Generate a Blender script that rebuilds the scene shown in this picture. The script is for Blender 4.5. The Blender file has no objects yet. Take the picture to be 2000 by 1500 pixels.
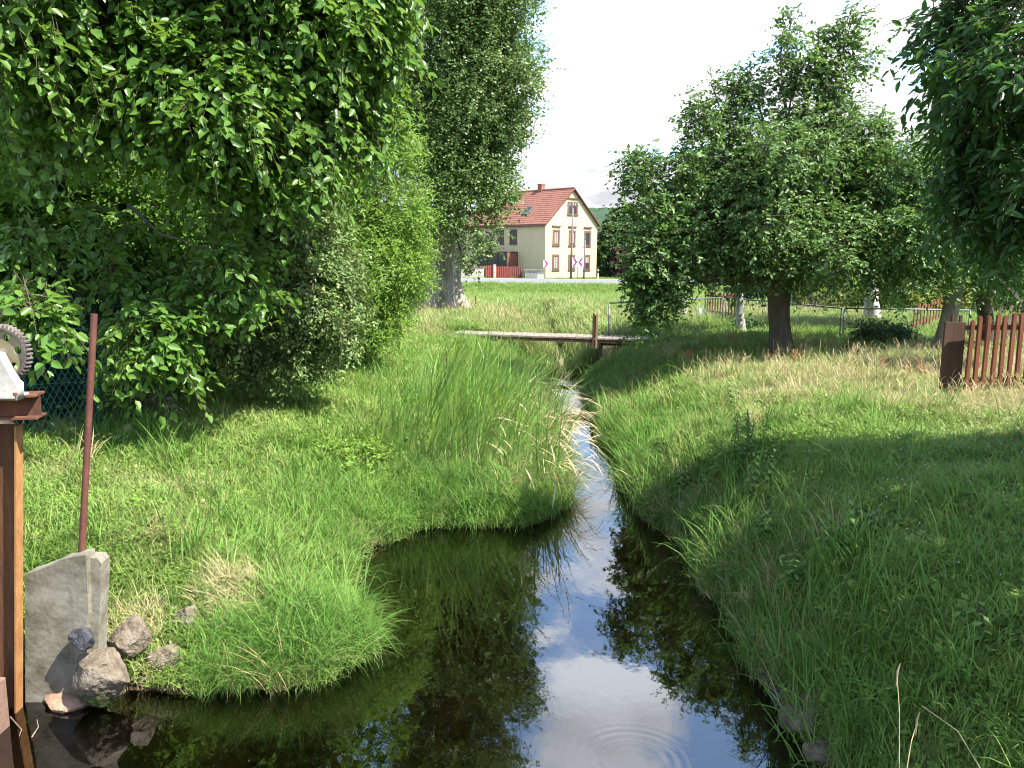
import bpy, bmesh, math, random
import numpy as np
from mathutils import Vector, Matrix
SC = bpy.context.scene
COL = SC.collection
rng = np.random.default_rng(7)
random.seed(7)

# ------------------------------------------------------------------ camera, sky, sun, exposure
PITCH = math.atan(250/1600); ROLL = 0.0088; CZ = 3.0
cam = bpy.data.cameras.new('camera'); camo = bpy.data.objects.new('camera', cam); COL.objects.link(camo)
cam.sensor_width = 36; cam.lens = 28.8; cam.clip_start = .05; cam.clip_end = 5000
camo.matrix_world = Matrix.Translation((0, 0, CZ)) @ Matrix.Rotation(math.pi/2-PITCH, 4, 'X') @ Matrix.Rotation(ROLL, 4, 'Z')
SC.camera = camo
SUN_AZ = Vector((.90, -.44)).normalized(); SUN_EL = math.radians(52)
sund = Vector((SUN_AZ.x*math.cos(SUN_EL), SUN_AZ.y*math.cos(SUN_EL), math.sin(SUN_EL)))
sl = bpy.data.lights.new('sun', 'SUN'); sl.energy = 5.0; sl.angle = math.radians(.5); sl.color = (1, .95, .86)
so = bpy.data.objects.new('sun', sl); COL.objects.link(so); so.rotation_euler = sund.to_track_quat('Z', 'Y').to_euler()
SC.view_settings.view_transform = 'Standard'; SC.view_settings.look = 'None'
SC.view_settings.exposure = 1.6; SC.view_settings.gamma = 1
SC.cycles.max_bounces = 6; SC.cycles.diffuse_bounces = 3; SC.cycles.glossy_bounces = 3
SC.cycles.transmission_bounces = 4; SC.cycles.transparent_max_bounces = 8
SC.cycles.filter_width = 1.1
SC.cycles.caustics_reflective = False; SC.cycles.caustics_refractive = False

def make_world():
    w = bpy.data.worlds.new('World'); SC.world = w; w.use_nodes = True
    nt = w.node_tree; nt.nodes.clear(); N = nt.nodes.new; L = nt.links.new
    out = N('ShaderNodeOutputWorld'); bg = N('ShaderNodeBackground'); bg.inputs[1].default_value = .068
    sky = N('ShaderNodeTexSky'); sky.sky_type = 'NISHITA'; sky.sun_disc = False
    sky.sun_elevation = SUN_EL; sky.sun_rotation = math.atan2(SUN_AZ.x, SUN_AZ.y)
    sky.air_density = 1.0; sky.dust_density = .6; sky.ozone_density = 1.5
    tc = N('ShaderNodeTexCoord'); sep = N('ShaderNodeSeparateXYZ'); L(tc.outputs['Generated'], sep.inputs[0])
    # clouds on a plane above: direction / (z + .12)
    add = N('ShaderNodeMath'); add.operation = 'MAXIMUM'; add.inputs[1].default_value = 0.0; L(sep.outputs[2], add.inputs[0])
    add2 = N('ShaderNodeMath'); add2.operation = 'ADD'; add2.inputs[1].default_value = .14; L(add.outputs[0], add2.inputs[0])
    dv = N('ShaderNodeVectorMath'); dv.operation = 'DIVIDE'; cmb = N('ShaderNodeCombineXYZ')
    for i in range(3): L(add2.outputs[0], cmb.inputs[i])
    L(tc.outputs['Generated'], dv.inputs[0]); L(cmb.outputs[0], dv.inputs[1])
    mp = N('ShaderNodeMapping'); mp.inputs['Location'].default_value = (4.6, 12.2, 0); mp.inputs['Scale'].default_value = (1, 1, 0)
    L(dv.outputs[0], mp.inputs[0])
    n1 = N('ShaderNodeTexNoise'); n1.inputs['Scale'].default_value = 2.6; n1.inputs['Detail'].default_value = 8; n1.inputs['Roughness'].default_value = .5; n1.inputs['Distortion'].default_value = .2
    L(mp.outputs[0], n1.inputs[0])
    # more cloud low over the horizon, more blue higher up
    low = N('ShaderNodeMapRange'); low.inputs[1].default_value = .14; low.inputs[2].default_value = .34; low.inputs[3].default_value = .16; low.inputs[4].default_value = 0.0
    L(sep.outputs[2], low.inputs[0])
    hi = N('ShaderNodeMapRange'); hi.inputs[1].default_value = .55; hi.inputs[2].default_value = .85; hi.inputs[3].default_value = 0.0; hi.inputs[4].default_value = -.14
    L(sep.outputs[2], hi.inputs[0])
    s = N('ShaderNodeMath'); s.operation = 'ADD'; L(n1.outputs[0], s.inputs[0]); L(low.outputs[0], s.inputs[1])
    s2 = N('ShaderNodeMath'); s2.operation = 'ADD'; L(s.outputs[0], s2.inputs[0]); L(hi.outputs[0], s2.inputs[1])
    cr = N('ShaderNodeMapRange'); cr.interpolation_type = 'SMOOTHSTEP'; cr.inputs[1].default_value = .51; cr.inputs[2].default_value = .62; cr.inputs[3].default_value = .04
    L(s2.outputs[0], cr.inputs[0])
    # cloud brightness varies
    n2 = N('ShaderNodeTexNoise'); n2.inputs['Scale'].default_value = 3.4; n2.inputs['Detail'].default_value = 6
    L(mp.outputs[0], n2.inputs[0])
    cb = N('ShaderNodeMapRange'); cb.inputs[1].default_value = .35; cb.inputs[2].default_value = .65; cb.inputs[3].default_value = 10.0; cb.inputs[4].default_value = 17.0
    L(n2.outputs[0], cb.inputs[0])
    cc = N('ShaderNodeMix'); cc.data_type = 'RGBA'
    el = N('ShaderNodeMapRange'); el.inputs[1].default_value = .05; el.inputs[2].default_value = .45; el.inputs[3].default_value = .36; el.inputs[4].default_value = 1.0; L(sep.outputs[2], el.inputs[0])
    em = N('ShaderNodeMath'); em.operation = 'MULTIPLY'; L(cb.outputs[0], em.inputs[0]); L(el.outputs[0], em.inputs[1]); cb = em
    # pale veil that lifts the clear sky between the clouds, strongest at middle heights
    vl = N('ShaderNodeMapRange'); vl.interpolation_type = 'SMOOTHSTEP'; vl.inputs[1].default_value = .92; vl.inputs[2].default_value = .5; vl.inputs[3].default_value = 0; vl.inputs[4].default_value = 1.0; L(sep.outputs[2], vl.inputs[0])
    vc = N('ShaderNodeVectorMath'); vc.operation = 'SCALE'; vc.inputs[0].default_value = (2.5, 4.1, 7.2); L(vl.outputs[0], vc.inputs['Scale'])
    vm = N('ShaderNodeVectorMath'); vm.operation = 'SCALE'; vm.inputs[0].default_value = (.97, .985, 1.04); L(cb.outputs[0], vm.inputs['Scale'])
    sk = N('ShaderNodeVectorMath'); sk.operation = 'SCALE'; sk.inputs['Scale'].default_value = 1.25; L(sky.outputs[0], sk.inputs[0])
    sk2 = N('ShaderNodeVectorMath'); sk2.operation = 'ADD'; L(sk.outputs[0], sk2.inputs[0]); L(vc.outputs[0], sk2.inputs[1]); sk = sk2
    L(cr.outputs[0], cc.inputs[0]); L(sk.outputs[0], cc.inputs[6]); L(vm.outputs[0], cc.inputs[7])
    L(cc.outputs[2], bg.inputs[0]); L(bg.outputs[0], out.inputs[0])
make_world()

# ------------------------------------------------------------------ pixel -> world (for measuring places off the photograph)
def ray(px, py):
    u = px-1000; v = 750-py; c, s = math.cos(ROLL), math.sin(ROLL)
    u, v = (u*c-v*s)/1600, (u*s+v*c)/1600
    return (u, math.cos(PITCH)+v*math.sin(PITCH), -math.sin(PITCH)+v*math.cos(PITCH))
def atz(px, py, z):
    r = ray(px, py); t = (z-CZ)/r[2]; return Vector((r[0]*t, r[1]*t, z))
def aty(px, py, y):
    r = ray(px, py); t = y/r[1]; return Vector((r[0]*t, y, CZ+r[2]*t))

# ------------------------------------------------------------------ materials
def newmat(name):
    m = bpy.data.materials.new(name); m.use_nodes = True; nt = m.node_tree; nt.nodes.clear()
    out = nt.nodes.new('ShaderNodeOutputMaterial'); return m, nt, out
def noise(nt, scale, detail=4, rough=.55, coord=None, dist=0):
    n = nt.nodes.new('ShaderNodeTexNoise'); n.inputs['Scale'].default_value = scale; n.inputs['Detail'].default_value = detail
    n.inputs['Roughness'].default_value = rough; n.inputs['Distortion'].default_value = dist
    if coord is not None: nt.links.new(coord, n.inputs[0])
    return n.outputs[0]
def ramp(nt, fac, stops):
    r = nt.nodes.new('ShaderNodeValToRGB'); el = r.color_ramp.elements
    while len(el) > 1: el.remove(el[-1])
    el[0].position = stops[0][0]; el[0].color = (*stops[0][1], 1)
    for p, c in stops[1:]:
        e = el.new(p); e.color = (*c, 1)
    nt.links.new(fac, r.inputs[0]); return r.outputs[0]
def mixc(nt, fac, a, b, mode='MIX'):
    m = nt.nodes.new('ShaderNodeMix'); m.data_type = 'RGBA'; m.blend_type = mode
    for sock, v in ((0, fac), (6, a), (7, b)):
        if isinstance(v, (int, float)): m.inputs[sock].default_value = v
        elif isinstance(v, tuple): m.inputs[sock].default_value = (*v, 1)
        else: nt.links.new(v, m.inputs[sock])
    return m.outputs[2]
def mrange(nt, v, a, b, c=0., d=1.):
    m = nt.nodes.new('ShaderNodeMapRange'); nt.links.new(v, m.inputs[0])
    for i, x in enumerate((a, b, c, d)): m.inputs[i+1].default_value = x
    return m.outputs[0]
def bump(nt, h, strength=.4, dist=.02):
    b = nt.nodes.new('ShaderNodeBump'); b.inputs['Strength'].default_value = strength; b.inputs['Distance'].default_value = dist
    nt.links.new(h, b.inputs['Height']); return b.outputs[0]
def surf(name, cols, scale=6, rough=.8, bstr=.4, bdist=.01, metal=0, detail=6, scale2=None, stretch=None, coord='Object', spec=.3):
    """noise-driven surface: cols = colour stops along a fractal noise"""
    m, nt, out = newmat(name); tc = nt.nodes.new('ShaderNodeTexCoord'); co = tc.outputs[coord]
    if stretch:
        mp = nt.nodes.new('ShaderNodeMapping'); mp.inputs['Scale'].default_value = stretch; nt.links.new(co, mp.inputs[0]); co = mp.outputs[0]
    n = noise(nt, scale, detail, .6, co); st = [(.3+.4*i/max(1, len(cols)-1), c) for i, c in enumerate(cols)]
    c = ramp(nt, n, st)
    n2 = noise(nt, scale2 or scale*6, 5, .6, co)
    c = mixc(nt, .45, c, ramp(nt, n2, [(.3, (.35, .35, .35)), (.7, (.68, .68, .68))]), 'OVERLAY')
    p = nt.nodes.new('ShaderNodeBsdfPrincipled'); nt.links.new(c, p.inputs['Base Color'])
    p.inputs['Roughness'].default_value = rough; p.inputs['Metallic'].default_value = metal; p.inputs['Specular IOR Level'].default_value = spec
    nt.links.new(bump(nt, n2, bstr, bdist), p.inputs['Normal'])
    nt.links.new(p.outputs[0], out.inputs[0]); return m
def leafmat(name, dark, light, trans, tmix=.35, rough=.42, patch=None, pscale=1.2, rare=None):
    m, nt, out = newmat(name)
    at = nt.nodes.new('ShaderNodeAttribute'); at.attribute_name = 'rnd'
    stops = [(0, dark), (.85, light)]
    if rare: stops += [(.965, light), (.985, rare)]
    c = ramp(nt, at.outputs['Fac'], stops)
    g = nt.nodes.new('ShaderNodeNewGeometry')
    n = noise(nt, pscale, 3, .5, g.outputs['Position'])
    c = mixc(nt, mrange(nt, n, .42, .62, 0, .7), c, patch or light)
    p = nt.nodes.new('ShaderNodeBsdfPrincipled'); nt.links.new(c, p.inputs['Base Color']); p.inputs['Roughness'].default_value = rough
    p.inputs['Specular IOR Level'].default_value = .32
    t = nt.nodes.new('ShaderNodeBsdfTranslucent')
    tcol = mixc(nt, .6, c, trans); nt.links.new(tcol, t.inputs[0])
    mx = nt.nodes.new('ShaderNodeMixShader'); mx.inputs[0].default_value = tmix
    nt.links.new(p.outputs[0], mx.inputs[1]); nt.links.new(t.outputs[0], mx.inputs[2]); nt.links.new(mx.outputs[0], out.inputs[0])
    return m
def grassmat(name, stops, dry, seed=(.45, .36, .20), tmix=.3, rough=.5, root=.45):
    """stops: greens along world noise; instancer attribute dry 0..1; vertex attributes along / seedhead"""
    m, nt, out = newmat(name)
    g = nt.nodes.new('ShaderNodeNewGeometry')
    def A(n, inst=False):
        a = nt.nodes.new('ShaderNodeAttribute'); a.attribute_name = n
        if inst: a.attribute_type = 'INSTANCER'
        return a.outputs['Fac']
    n = noise(nt, .9, 4, .6, g.outputs['Position'])
    c = ramp(nt, n, stops)
    rn = A('blade'); c = mixc(nt, mrange(nt, rn, .0, 1, 0, .55), c, stops[-1][1])
    # a blade's own browned base
    c = mixc(nt, mrange(nt, A('along'), 0, .35, root, 0), c, (.16, .13, .06))
    a2 = nt.nodes.new('ShaderNodeMath'); a2.operation = 'MULTIPLY_ADD'; nt.links.new(rn, a2.inputs[0]); a2.inputs[1].default_value = .5
    nt.links.new(A('dry', True), a2.inputs[2])
    c = mixc(nt, mrange(nt, a2.outputs[0], .45, .95), c, dry)
    c = mixc(nt, A('seedhead'), c, seed)
    p = nt.nodes.new('ShaderNodeBsdfPrincipled'); nt.links.new(c, p.inputs['Base Color']); p.inputs['Roughness'].default_value = rough
    p.inputs['Specular IOR Level'].default_value = .14
    t = nt.nodes.new('ShaderNodeBsdfTranslucent'); nt.links.new(c, t.inputs[0])
    mx = nt.nodes.new('ShaderNodeMixShader'); mx.inputs[0].default_value = tmix
    nt.links.new(p.outputs[0], mx.inputs[1]); nt.links.new(t.outputs[0], mx.inputs[2]); nt.links.new(mx.outputs[0], out.inputs[0])
    return m

# ------------------------------------------------------------------ mesh helpers
def tag(o, label=None, cat=None, group=None, kind=None):
    if label: o['label'] = label
    if cat: o['category'] = cat
    if group: o['group'] = group
    if kind: o['kind'] = kind
    return o
def empty(name, loc=(0, 0, 0), rz=0, label=None, cat=None, group=None):
    o = bpy.data.objects.new(name, None); COL.objects.link(o); o.location = loc; o.rotation_euler = (0, 0, rz)
    o.empty_display_size = .1
    tag(o, label, cat, group); return o
def base_matrix(o):
    return Matrix.Translation(o.location) @ o.rotation_euler.to_matrix().to_4x4()
def place(o, parent):
    """parent a mesh whose vertices are in world space"""
    if parent is None: return
    M = base_matrix(parent)
    if parent.parent: M = base_matrix(parent.parent) @ M
    o.data.transform(M.inverted()); o.parent = parent
def npmesh(name, V, quads=None, tris=None, mat=None, parent=None, attrs=None, smooth=False, local=False):
    V = np.asarray(V, dtype=np.float32)
    me = bpy.data.meshes.new(name); me.vertices.add(len(V)); me.vertices.foreach_set('co', V.ravel())
    loops = []; starts = []; tot = 0
    for arr, k in ((quads, 4), (tris, 3)):
        if arr is not None and len(arr):
            arr = np.asarray(arr, dtype=np.int32); loops.append(arr.ravel()); starts.append(tot+np.arange(len(arr))*k); tot += arr.size
    if loops:
        loops = np.concatenate(loops); starts = np.concatenate(starts).astype(np.int32)
        me.loops.add(len(loops)); me.loops.foreach_set('vertex_index', loops)
        me.polygons.add(len(starts)); me.polygons.foreach_set('loop_start', starts)
        if smooth: me.polygons.foreach_set('use_smooth', np.ones(len(starts), dtype=bool))
    for k, v in (attrs or {}).items():
        v = np.asarray(v)
        if v.ndim == 2: a = me.attributes.new(k, 'FLOAT_VECTOR', 'POINT'); a.data.foreach_set('vector', v.astype(np.float32).ravel())
        elif v.dtype.kind == 'i': a = me.attributes.new(k, 'INT', 'POINT'); a.data.foreach_set('value', v.astype(np.int32))
        else: a = me.attributes.new(k, 'FLOAT', 'POINT'); a.data.foreach_set('value', v.astype(np.float32))
    me.update(calc_edges=True)
    if mat: me.materials.append(mat)
    o = bpy.data.objects.new(name, me); COL.objects.link(o)
    if parent:
        if local: o.parent = parent
        else: place(o, parent)
    return o
class MB:
    def __init__(s): s.v = []; s.f = []
    def add(s, V, F):
        b = len(s.v); s.v += [tuple(p) for p in V]; s.f += [tuple(i+b for i in f) for f in F]; return s
    def box(s, lo, hi, M=None):
        x0, y0, z0 = lo; x1, y1, z1 = hi
        V = [Vector(p) for p in ((x0,y0,z0),(x1,y0,z0),(x1,y1,z0),(x0,y1,z0),(x0,y0,z1),(x1,y0,z1),(x1,y1,z1),(x0,y1,z1))]
        if M: V = [M @ p for p in V]
        return s.add(V, [(0,3,2,1),(4,5,6,7),(0,1,5,4),(1,2,6,5),(2,3,7,6),(3,0,4,7)])
    def bar(s, a, b, w, h=None, up=(0,0,1)):
        a, b = Vector(a), Vector(b); d = (b-a); L = d.length; d.normalize(); h = h or w
        x = d.cross(Vector(up)); x = x.normalized() if x.length > 1e-4 else Vector((1,0,0)); y = x.cross(d)
        V = [a+x*i*w/2+y*j*h/2 for i, j in ((-1,-1),(1,-1),(1,1),(-1,1))] + [b+x*i*w/2+y*j*h/2 for i, j in ((-1,-1),(1,-1),(1,1),(-1,1))]
        return s.add(V, [(0,3,2,1),(4,5,6,7),(0,1,5,4),(1,2,6,5),(2,3,7,6),(3,0,4,7)])
    def tube(s, pts, rad, n=8, cap=True):
        pts = [Vector(p) for p in pts]; rad = rad if hasattr(rad, '__len__') else [rad]*len(pts)
        V = []; F = []; x = None
        for i, p in enumerate(pts):
            d = (pts[min(i+1, len(pts)-1)]-pts[max(i-1, 0)]).normalized()
            if x is None: x = d.orthogonal().normalized()
            else: x = (x-d*x.dot(d)).normalized()
            y = d.cross(x)
            V += [p+(x*math.cos(a)+y*math.sin(a))*rad[i] for a in [2*math.pi*k/n for k in range(n)]]
        for i in range(len(pts)-1):
            for k in range(n):
                F.append((i*n+k, i*n+(k+1) % n, (i+1)*n+(k+1) % n, (i+1)*n+k))
        if cap: F.append(tuple(range(n-1, -1, -1))); F.append(tuple((len(pts)-1)*n+k for k in range(n)))
        return s.add(V, F)
    def prism(s, poly, M, depth):
        """poly in local XY, extruded along local Z from 0 to depth"""
        n = len(poly); V = [M @ Vector((x, y, 0)) for x, y in poly]+[M @ Vector((x, y, depth)) for x, y in poly]
        return s.add(V, [tuple(range(n-1, -1, -1)), tuple(range(n, 2*n))]+[(i, (i+1) % n, n+(i+1) % n, n+i) for i in range(n)])
    def build(s, name, mat=None, parent=None, smooth=False, local=False, bevel=0):
        me = bpy.data.meshes.new(name); me.from_pydata(s.v, [], s.f)
        if mat: me.materials.append(mat)
        bm = bmesh.new(); bm.from_mesh(me); bmesh.ops.recalc_face_normals(bm, faces=bm.faces); bm.to_mesh(me); bm.free()
        if smooth:
            for p in me.polygons: p.use_smooth = True
        o = bpy.data.objects.new(name, me); COL.objects.link(o)
        if parent:
            if local: o.parent = parent
            else: place(o, parent)
        if bevel:
            b = o.modifiers.new('bevel', 'BEVEL'); b.width = bevel; b.segments = 2; b.limit_method = 'ANGLE'
        return o
def plate(name, loops, depth, M, mat, parent=None, bevel=0):
    """flat outline with holes (curve fill), extruded"""
    cu = bpy.data.curves.new(name, 'CURVE'); cu.dimensions = '2D'; cu.fill_mode = 'BOTH'; cu.extrude = depth/2-bevel; cu.bevel_depth = bevel
    for lp in loops:
        sp = cu.splines.new('POLY'); sp.points.add(len(lp)-1); sp.use_cyclic_u = True
        for p, q in zip(sp.points, lp): p.co = (q[0], q[1], 0, 1)
    tmp = bpy.data.objects.new(name, cu); COL.objects.link(tmp)
    bpy.context.view_layer.update()
    me = bpy.data.meshes.new_from_object(tmp.evaluated_get(bpy.context.evaluated_depsgraph_get()))
    bpy.data.objects.remove(tmp); bpy.data.curves.remove(cu)
    me.transform(M); me.materials.clear(); me.materials.append(mat); me.name = name
    o = bpy.data.objects.new(name, me); COL.objects.link(o); place(o, parent); return o
def copy_tree(o, parent=None):
    c = o.copy(); COL.objects.link(c)
    if parent: c.parent = parent
    for ch in list(o.children): copy_tree(ch, c)
    return c

# simple value noise for shapes
_P = rng.random((64, 64))
def vnoise(x, y):
    x = np.asarray(x, float); y = np.asarray(y, float)
    xi = np.floor(x).astype(int); yi = np.floor(y).astype(int); fx = x-xi; fy = y-yi
    fx = fx*fx*(3-2*fx); fy = fy*fy*(3-2*fy); g = lambda a, b: _P[a % 64, b % 64]
    return (g(xi, yi)*(1-fx)+g(xi+1, yi)*fx)*(1-fy)+(g(xi, yi+1)*(1-fx)+g(xi+1, yi+1)*fx)*fy
def fbm(x, y, o=3):
    r = 0; a = .5
    for i in range(o): r = r+a*vnoise(x*2**i+7.3*i, y*2**i+3.1*i); a *= .5
    return r

# ------------------------------------------------------------------ ground
LE = [(-4.2,-3),(-3.9,3.5),(-3.55,5.2),(-2.75,5.28),(-2.23,5.22),(-1.35,5.35),(-1.05,5.8),(-1.35,6.73),(-1.62,7.6),(-1.1,8.7),(.2,8.85),(.6,9.5),(.78,11.9),(.70,14.5),(.74,17.8),(.98,24.2),(1.3,34),(1.6,40)]
RE = [(2.1,-3),(1.95,3),(1.9,4.47),(1.81,5.35),(1.87,6.6),(1.78,7.77),(1.5,9.4),(1.58,11.9),(1.5,13.6),(1.62,17.8),(1.95,24.2),(1.9,34),(1.8,40)]
def roughen(E, sd):
    q = random.Random(sd); o = []
    for (ax, ay), (bx, by) in zip(E[:-1], E[1:]):
        n = max(1, int(math.hypot(bx-ax, by-ay)/.3)) if by < 26 and ay > 4.4 else 1
        for k in range(n): f = k/n; o.append((ax+(bx-ax)*f+(q.uniform(-.10, .10) if k else 0), ay+(by-ay)*f+(0 if not k or abs(bx-ax) < abs(by-ay) else q.uniform(-.02, .02))))
    return o+[E[-1]]
LE = roughen(LE, 3); RE = roughen(RE, 4)
_ly = np.array(LE); _ry = np.array(RE)
POLY = np.array(LE+RE[::-1])
def sdist(x, y):
    """signed distance to the water's edge (negative over water); x,y arrays"""
    x = np.asarray(x, float); y = np.asarray(y, float)
    d = np.full(x.shape, 1e9); inside = np.zeros(x.shape, bool)
    n = len(POLY)
    for i in range(n):
        ax, ay = POLY[i]; bx, by = POLY[(i+1) % n]
        ex, ey = bx-ax, by-ay; t = np.clip(((x-ax)*ex+(y-ay)*ey)/(ex*ex+ey*ey), 0, 1)
        d = np.minimum(d, np.hypot(x-ax-t*ex, y-ay-t*ey))
        c = ((ay > y) != (by > y)) & (x < (bx-ax)*(y-ay)/((by-ay) if by != ay else 1e-9)+ax)
        inside ^= c
    return np.where(inside, -d, d)
def midx(y): return .5*(np.interp(y, _ly[:,1], _ly[:,0])+np.interp(y, _ry[:,1], _ry[:,0]))
def H(x, y, s=None):
    x = np.asarray(x, float); y = np.asarray(y, float)
    if s is None: s = sdist(x, y)
    left = x < midx(y)
    yb = np.maximum(y, -20)
    baseL = np.interp(yb, [0, 6, 15, 22, 28, 60, 64.5, 65.5, 90, 140, 300], [1.05, 1.05, 1.05, 1.08, 1.1, .15, .78, .8, .8, .5, 0])
    baseR = np.interp(yb, [0, 9, 15, 22, 28, 60, 64.5, 65.5, 90, 140, 300], [1.25, 1.25, 1.2, 1.15, 1.1, .15, .78, .8, .8, .5, 0])
    base = np.where(left, baseL, baseR)
    wL = np.interp(y, [4, 5.0, 8, 9.5, 18, 22, 40], [1.7, 1.9, 2.2, 2.6, 2.0, 1.0, .8])
    wR = np.interp(y, [4, 6, 10, 15, 19, 24, 40], [.62, .7, 1.2, 1.9, 1.3, .9, .8])
    w = np.where(left, wL, wR)
    sp = np.maximum(s, 0)
    prof = 1-np.exp(-(sp/w)**1.15*1.5)
    bumpy = (fbm(x*1.3+50, y*1.3+50)-.43)*.16*np.minimum(1, sp/.6)+(fbm(x*.25+20, y*.25)-.43)*.25*np.minimum(1, sp/3)*(y < 60)
    z = base*prof+bumpy
    bed = -np.interp(x, [-2.2, -.6], [.16, .45])*np.minimum(1, (-np.minimum(s, 0))/.7)**.7-.03+(fbm(x*3, y*3)-.45)*.06
    z = np.where(s < 0, bed, z)
    z = np.where((y > 64) & (y < 90), np.interp(y, [64, 64.6], [0, 1])*(base-.02)+(1-np.interp(y, [64, 64.6], [0, 1]))*z, z)
    return z
def Hs(x, y): return float(H(np.array([x]), np.array([y]))[0])

def hit(px, py):
    """where the view ray of a pixel meets the ground"""
    r = np.array(ray(px, py)); tt = np.arange(2.5, 60, .02); X = r[0]*tt; Y = r[1]*tt; Z = CZ+r[2]*tt
    q = np.argmax(Z < np.maximum(H(X, Y), 0)); return Vector((X[q], Y[q], Z[q]))
def axis(parts):
    a = []
    for lo, hi, st in parts: a += list(np.arange(lo, hi, st))
    return np.array(a+[parts[-1][1]])
xs = axis([(-1500,-300,200),(-300,-60,20),(-60,-14,3),(-14,-5,.5),(-5,3.5,.07),(3.5,9,.2),(9,22,.7),(22,60,3),(60,300,20),(300,1500,200)])
ys = axis([(-60,-6,6),(-6,3,.5),(3,13,.07),(13,26,.16),(26,42,.5),(42,60,1.5),(60,66,.4),(66,100,3),(100,400,30),(400,2500,300)])
GX, GY = np.meshgrid(xs, ys); gz = H(GX.ravel(), GY.ravel()); nx, ny = len(xs), len(ys)
V = np.stack([GX.ravel(), GY.ravel(), gz], 1)
i, j = np.meshgrid(np.arange(nx-1), np.arange(ny-1)); k = (j*nx+i).ravel()
Q = np.stack([k, k+1, k+nx+1, k+nx], 1)
def ground_mat():
    m, nt, out = newmat('soil and turf'); g = nt.nodes.new('ShaderNodeNewGeometry'); P = g.outputs['Position']
    sep = nt.nodes.new('ShaderNodeSeparateXYZ'); nt.links.new(P, sep.inputs[0])
    n = noise(nt, .9, 6, .6, P); n2 = noise(nt, 9, 6, .7, P)
    turf = ramp(nt, n, [(.3, (.045, .085, .018)), (.5, (.075, .12, .028)), (.7, (.13, .15, .05))])
    soil = ramp(nt, n2, [(.3, (.03, .02, .01)), (.7, (.11, .075, .04))])
    c = mixc(nt, mrange(nt, n2, .5, .66, 0, .6), turf, soil)
    c = mixc(nt, mrange(nt, sep.outputs[2], .02, .22, 1, 0), c, soil)
    # stream bed: silt and stones
    v = nt.nodes.new('ShaderNodeTexVoronoi'); v.inputs['Scale'].default_value = 9; nt.links.new(P, v.inputs[0])
    silt = ramp(nt, v.outputs['Color'], [(.2, (.16, .10, .04)), (.8, (.38, .26, .12))])
    silt = mixc(nt, mrange(nt, n, .4, .6, 0, .5), silt, (.09, .09, .03))
    c = mixc(nt, mrange(nt, sep.outputs[2], -.03, .0, 1, 0), c, silt)
    p = nt.nodes.new('ShaderNodeBsdfPrincipled'); nt.links.new(c, p.inputs['Base Color']); p.inputs['Roughness'].default_value = .9; p.inputs['Specular IOR Level'].default_value = .15
    nt.links.new(bump(nt, n2, .8, .05), p.inputs['Normal']); nt.links.new(p.outputs[0], out.inputs[0]); return m
tag(npmesh('ground', V, quads=Q, mat=ground_mat(), smooth=True), kind='structure')

# water
def water_mat():
    m, nt, out = newmat('stream water'); g = nt.nodes.new('ShaderNodeNewGeometry'); P = g.outputs['Position']
    mp = nt.nodes.new('ShaderNodeMapping'); mp.inputs['Scale'].default_value = (1, .6, 1); nt.links.new(P, mp.inputs[0])
    h1 = noise(nt, 2.2, 2, .4, mp.outputs[0]); h2 = noise(nt, 11, 2, .5, mp.outputs[0])
    # rings where something touched the surface
    c = atz(1238, 1488, 0)
    vm = nt.nodes.new('ShaderNodeVectorMath'); vm.operation = 'DISTANCE'; nt.links.new(P, vm.inputs[0]); vm.inputs[1].default_value = c
    w = nt.nodes.new('ShaderNodeMath'); w.operation = 'MULTIPLY'; nt.links.new(vm.outputs['Value'], w.inputs[0]); w.inputs[1].default_value = 95
    sn = nt.nodes.new('ShaderNodeMath'); sn.operation = 'SINE'; nt.links.new(w.outputs[0], sn.inputs[0])
    fb = mrange(nt, vm.outputs['Value'], .10, .26, 0, .05); fc = mrange(nt, vm.outputs['Value'], .30, .48, 1, 0)
    fm = nt.nodes.new('ShaderNodeMath'); fm.operation = 'MULTIPLY'; nt.links.new(fb, fm.inputs[0]); nt.links.new(fc, fm.inputs[1]); fa = fm.outputs[0]
    ml = nt.nodes.new('ShaderNodeMath'); ml.operation = 'MULTIPLY'; nt.links.new(sn.outputs[0], ml.inputs[0]); nt.links.new(fa, ml.inputs[1])
    a = nt.nodes.new('ShaderNodeMath'); a.operation = 'MULTIPLY_ADD'; nt.links.new(h2, a.inputs[0]); a.inputs[1].default_value = .22; nt.links.new(h1, a.inputs[2])
    b = nt.nodes.new('ShaderNodeMath'); b.operation = 'ADD'; nt.links.new(a.outputs[0], b.inputs[0]); nt.links.new(ml.outputs[0], b.inputs[1])
    nrm = bump(nt, b.outputs[0], .35, .006)
    fr = nt.nodes.new('ShaderNodeFresnel'); fr.inputs[0].default_value = 2.1; nt.links.new(nrm, fr.inputs['Normal'])
    gl = nt.nodes.new('ShaderNodeBsdfGlossy'); gl.inputs['Roughness'].default_value = .015; gl.inputs['Color'].default_value = (.93, .97, 1, 1); nt.links.new(nrm, gl.inputs['Normal'])
    tr = nt.nodes.new('ShaderNodeBsdfTransparent'); tr.inputs[0].default_value = (.66, .52, .31, 1)
    mx = nt.nodes.new('ShaderNodeMixShader'); nt.links.new(fr.outputs[0], mx.inputs[0]); nt.links.new(tr.outputs[0], mx.inputs[1]); nt.links.new(gl.outputs[0], mx.inputs[2])
    nt.links.new(mx.outputs[0], out.inputs[0]); return m
wl = [(x-.9, y) for x, y in LE]; wr = [(x+.6, y) for x, y in RE]
wl[2] = (-4.2, 4.9); wl[1] = (-4.4, 3.5); wl[0] = (-4.8, -3)
m = MB(); ysamp = np.arange(-3, 40.01, 1.0)
Lx = np.interp(ysamp, _ly[:,1], _ly[:,0])-1.5; Rx = np.interp(ysamp, _ry[:,1], _ry[:,0])+.7
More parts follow.
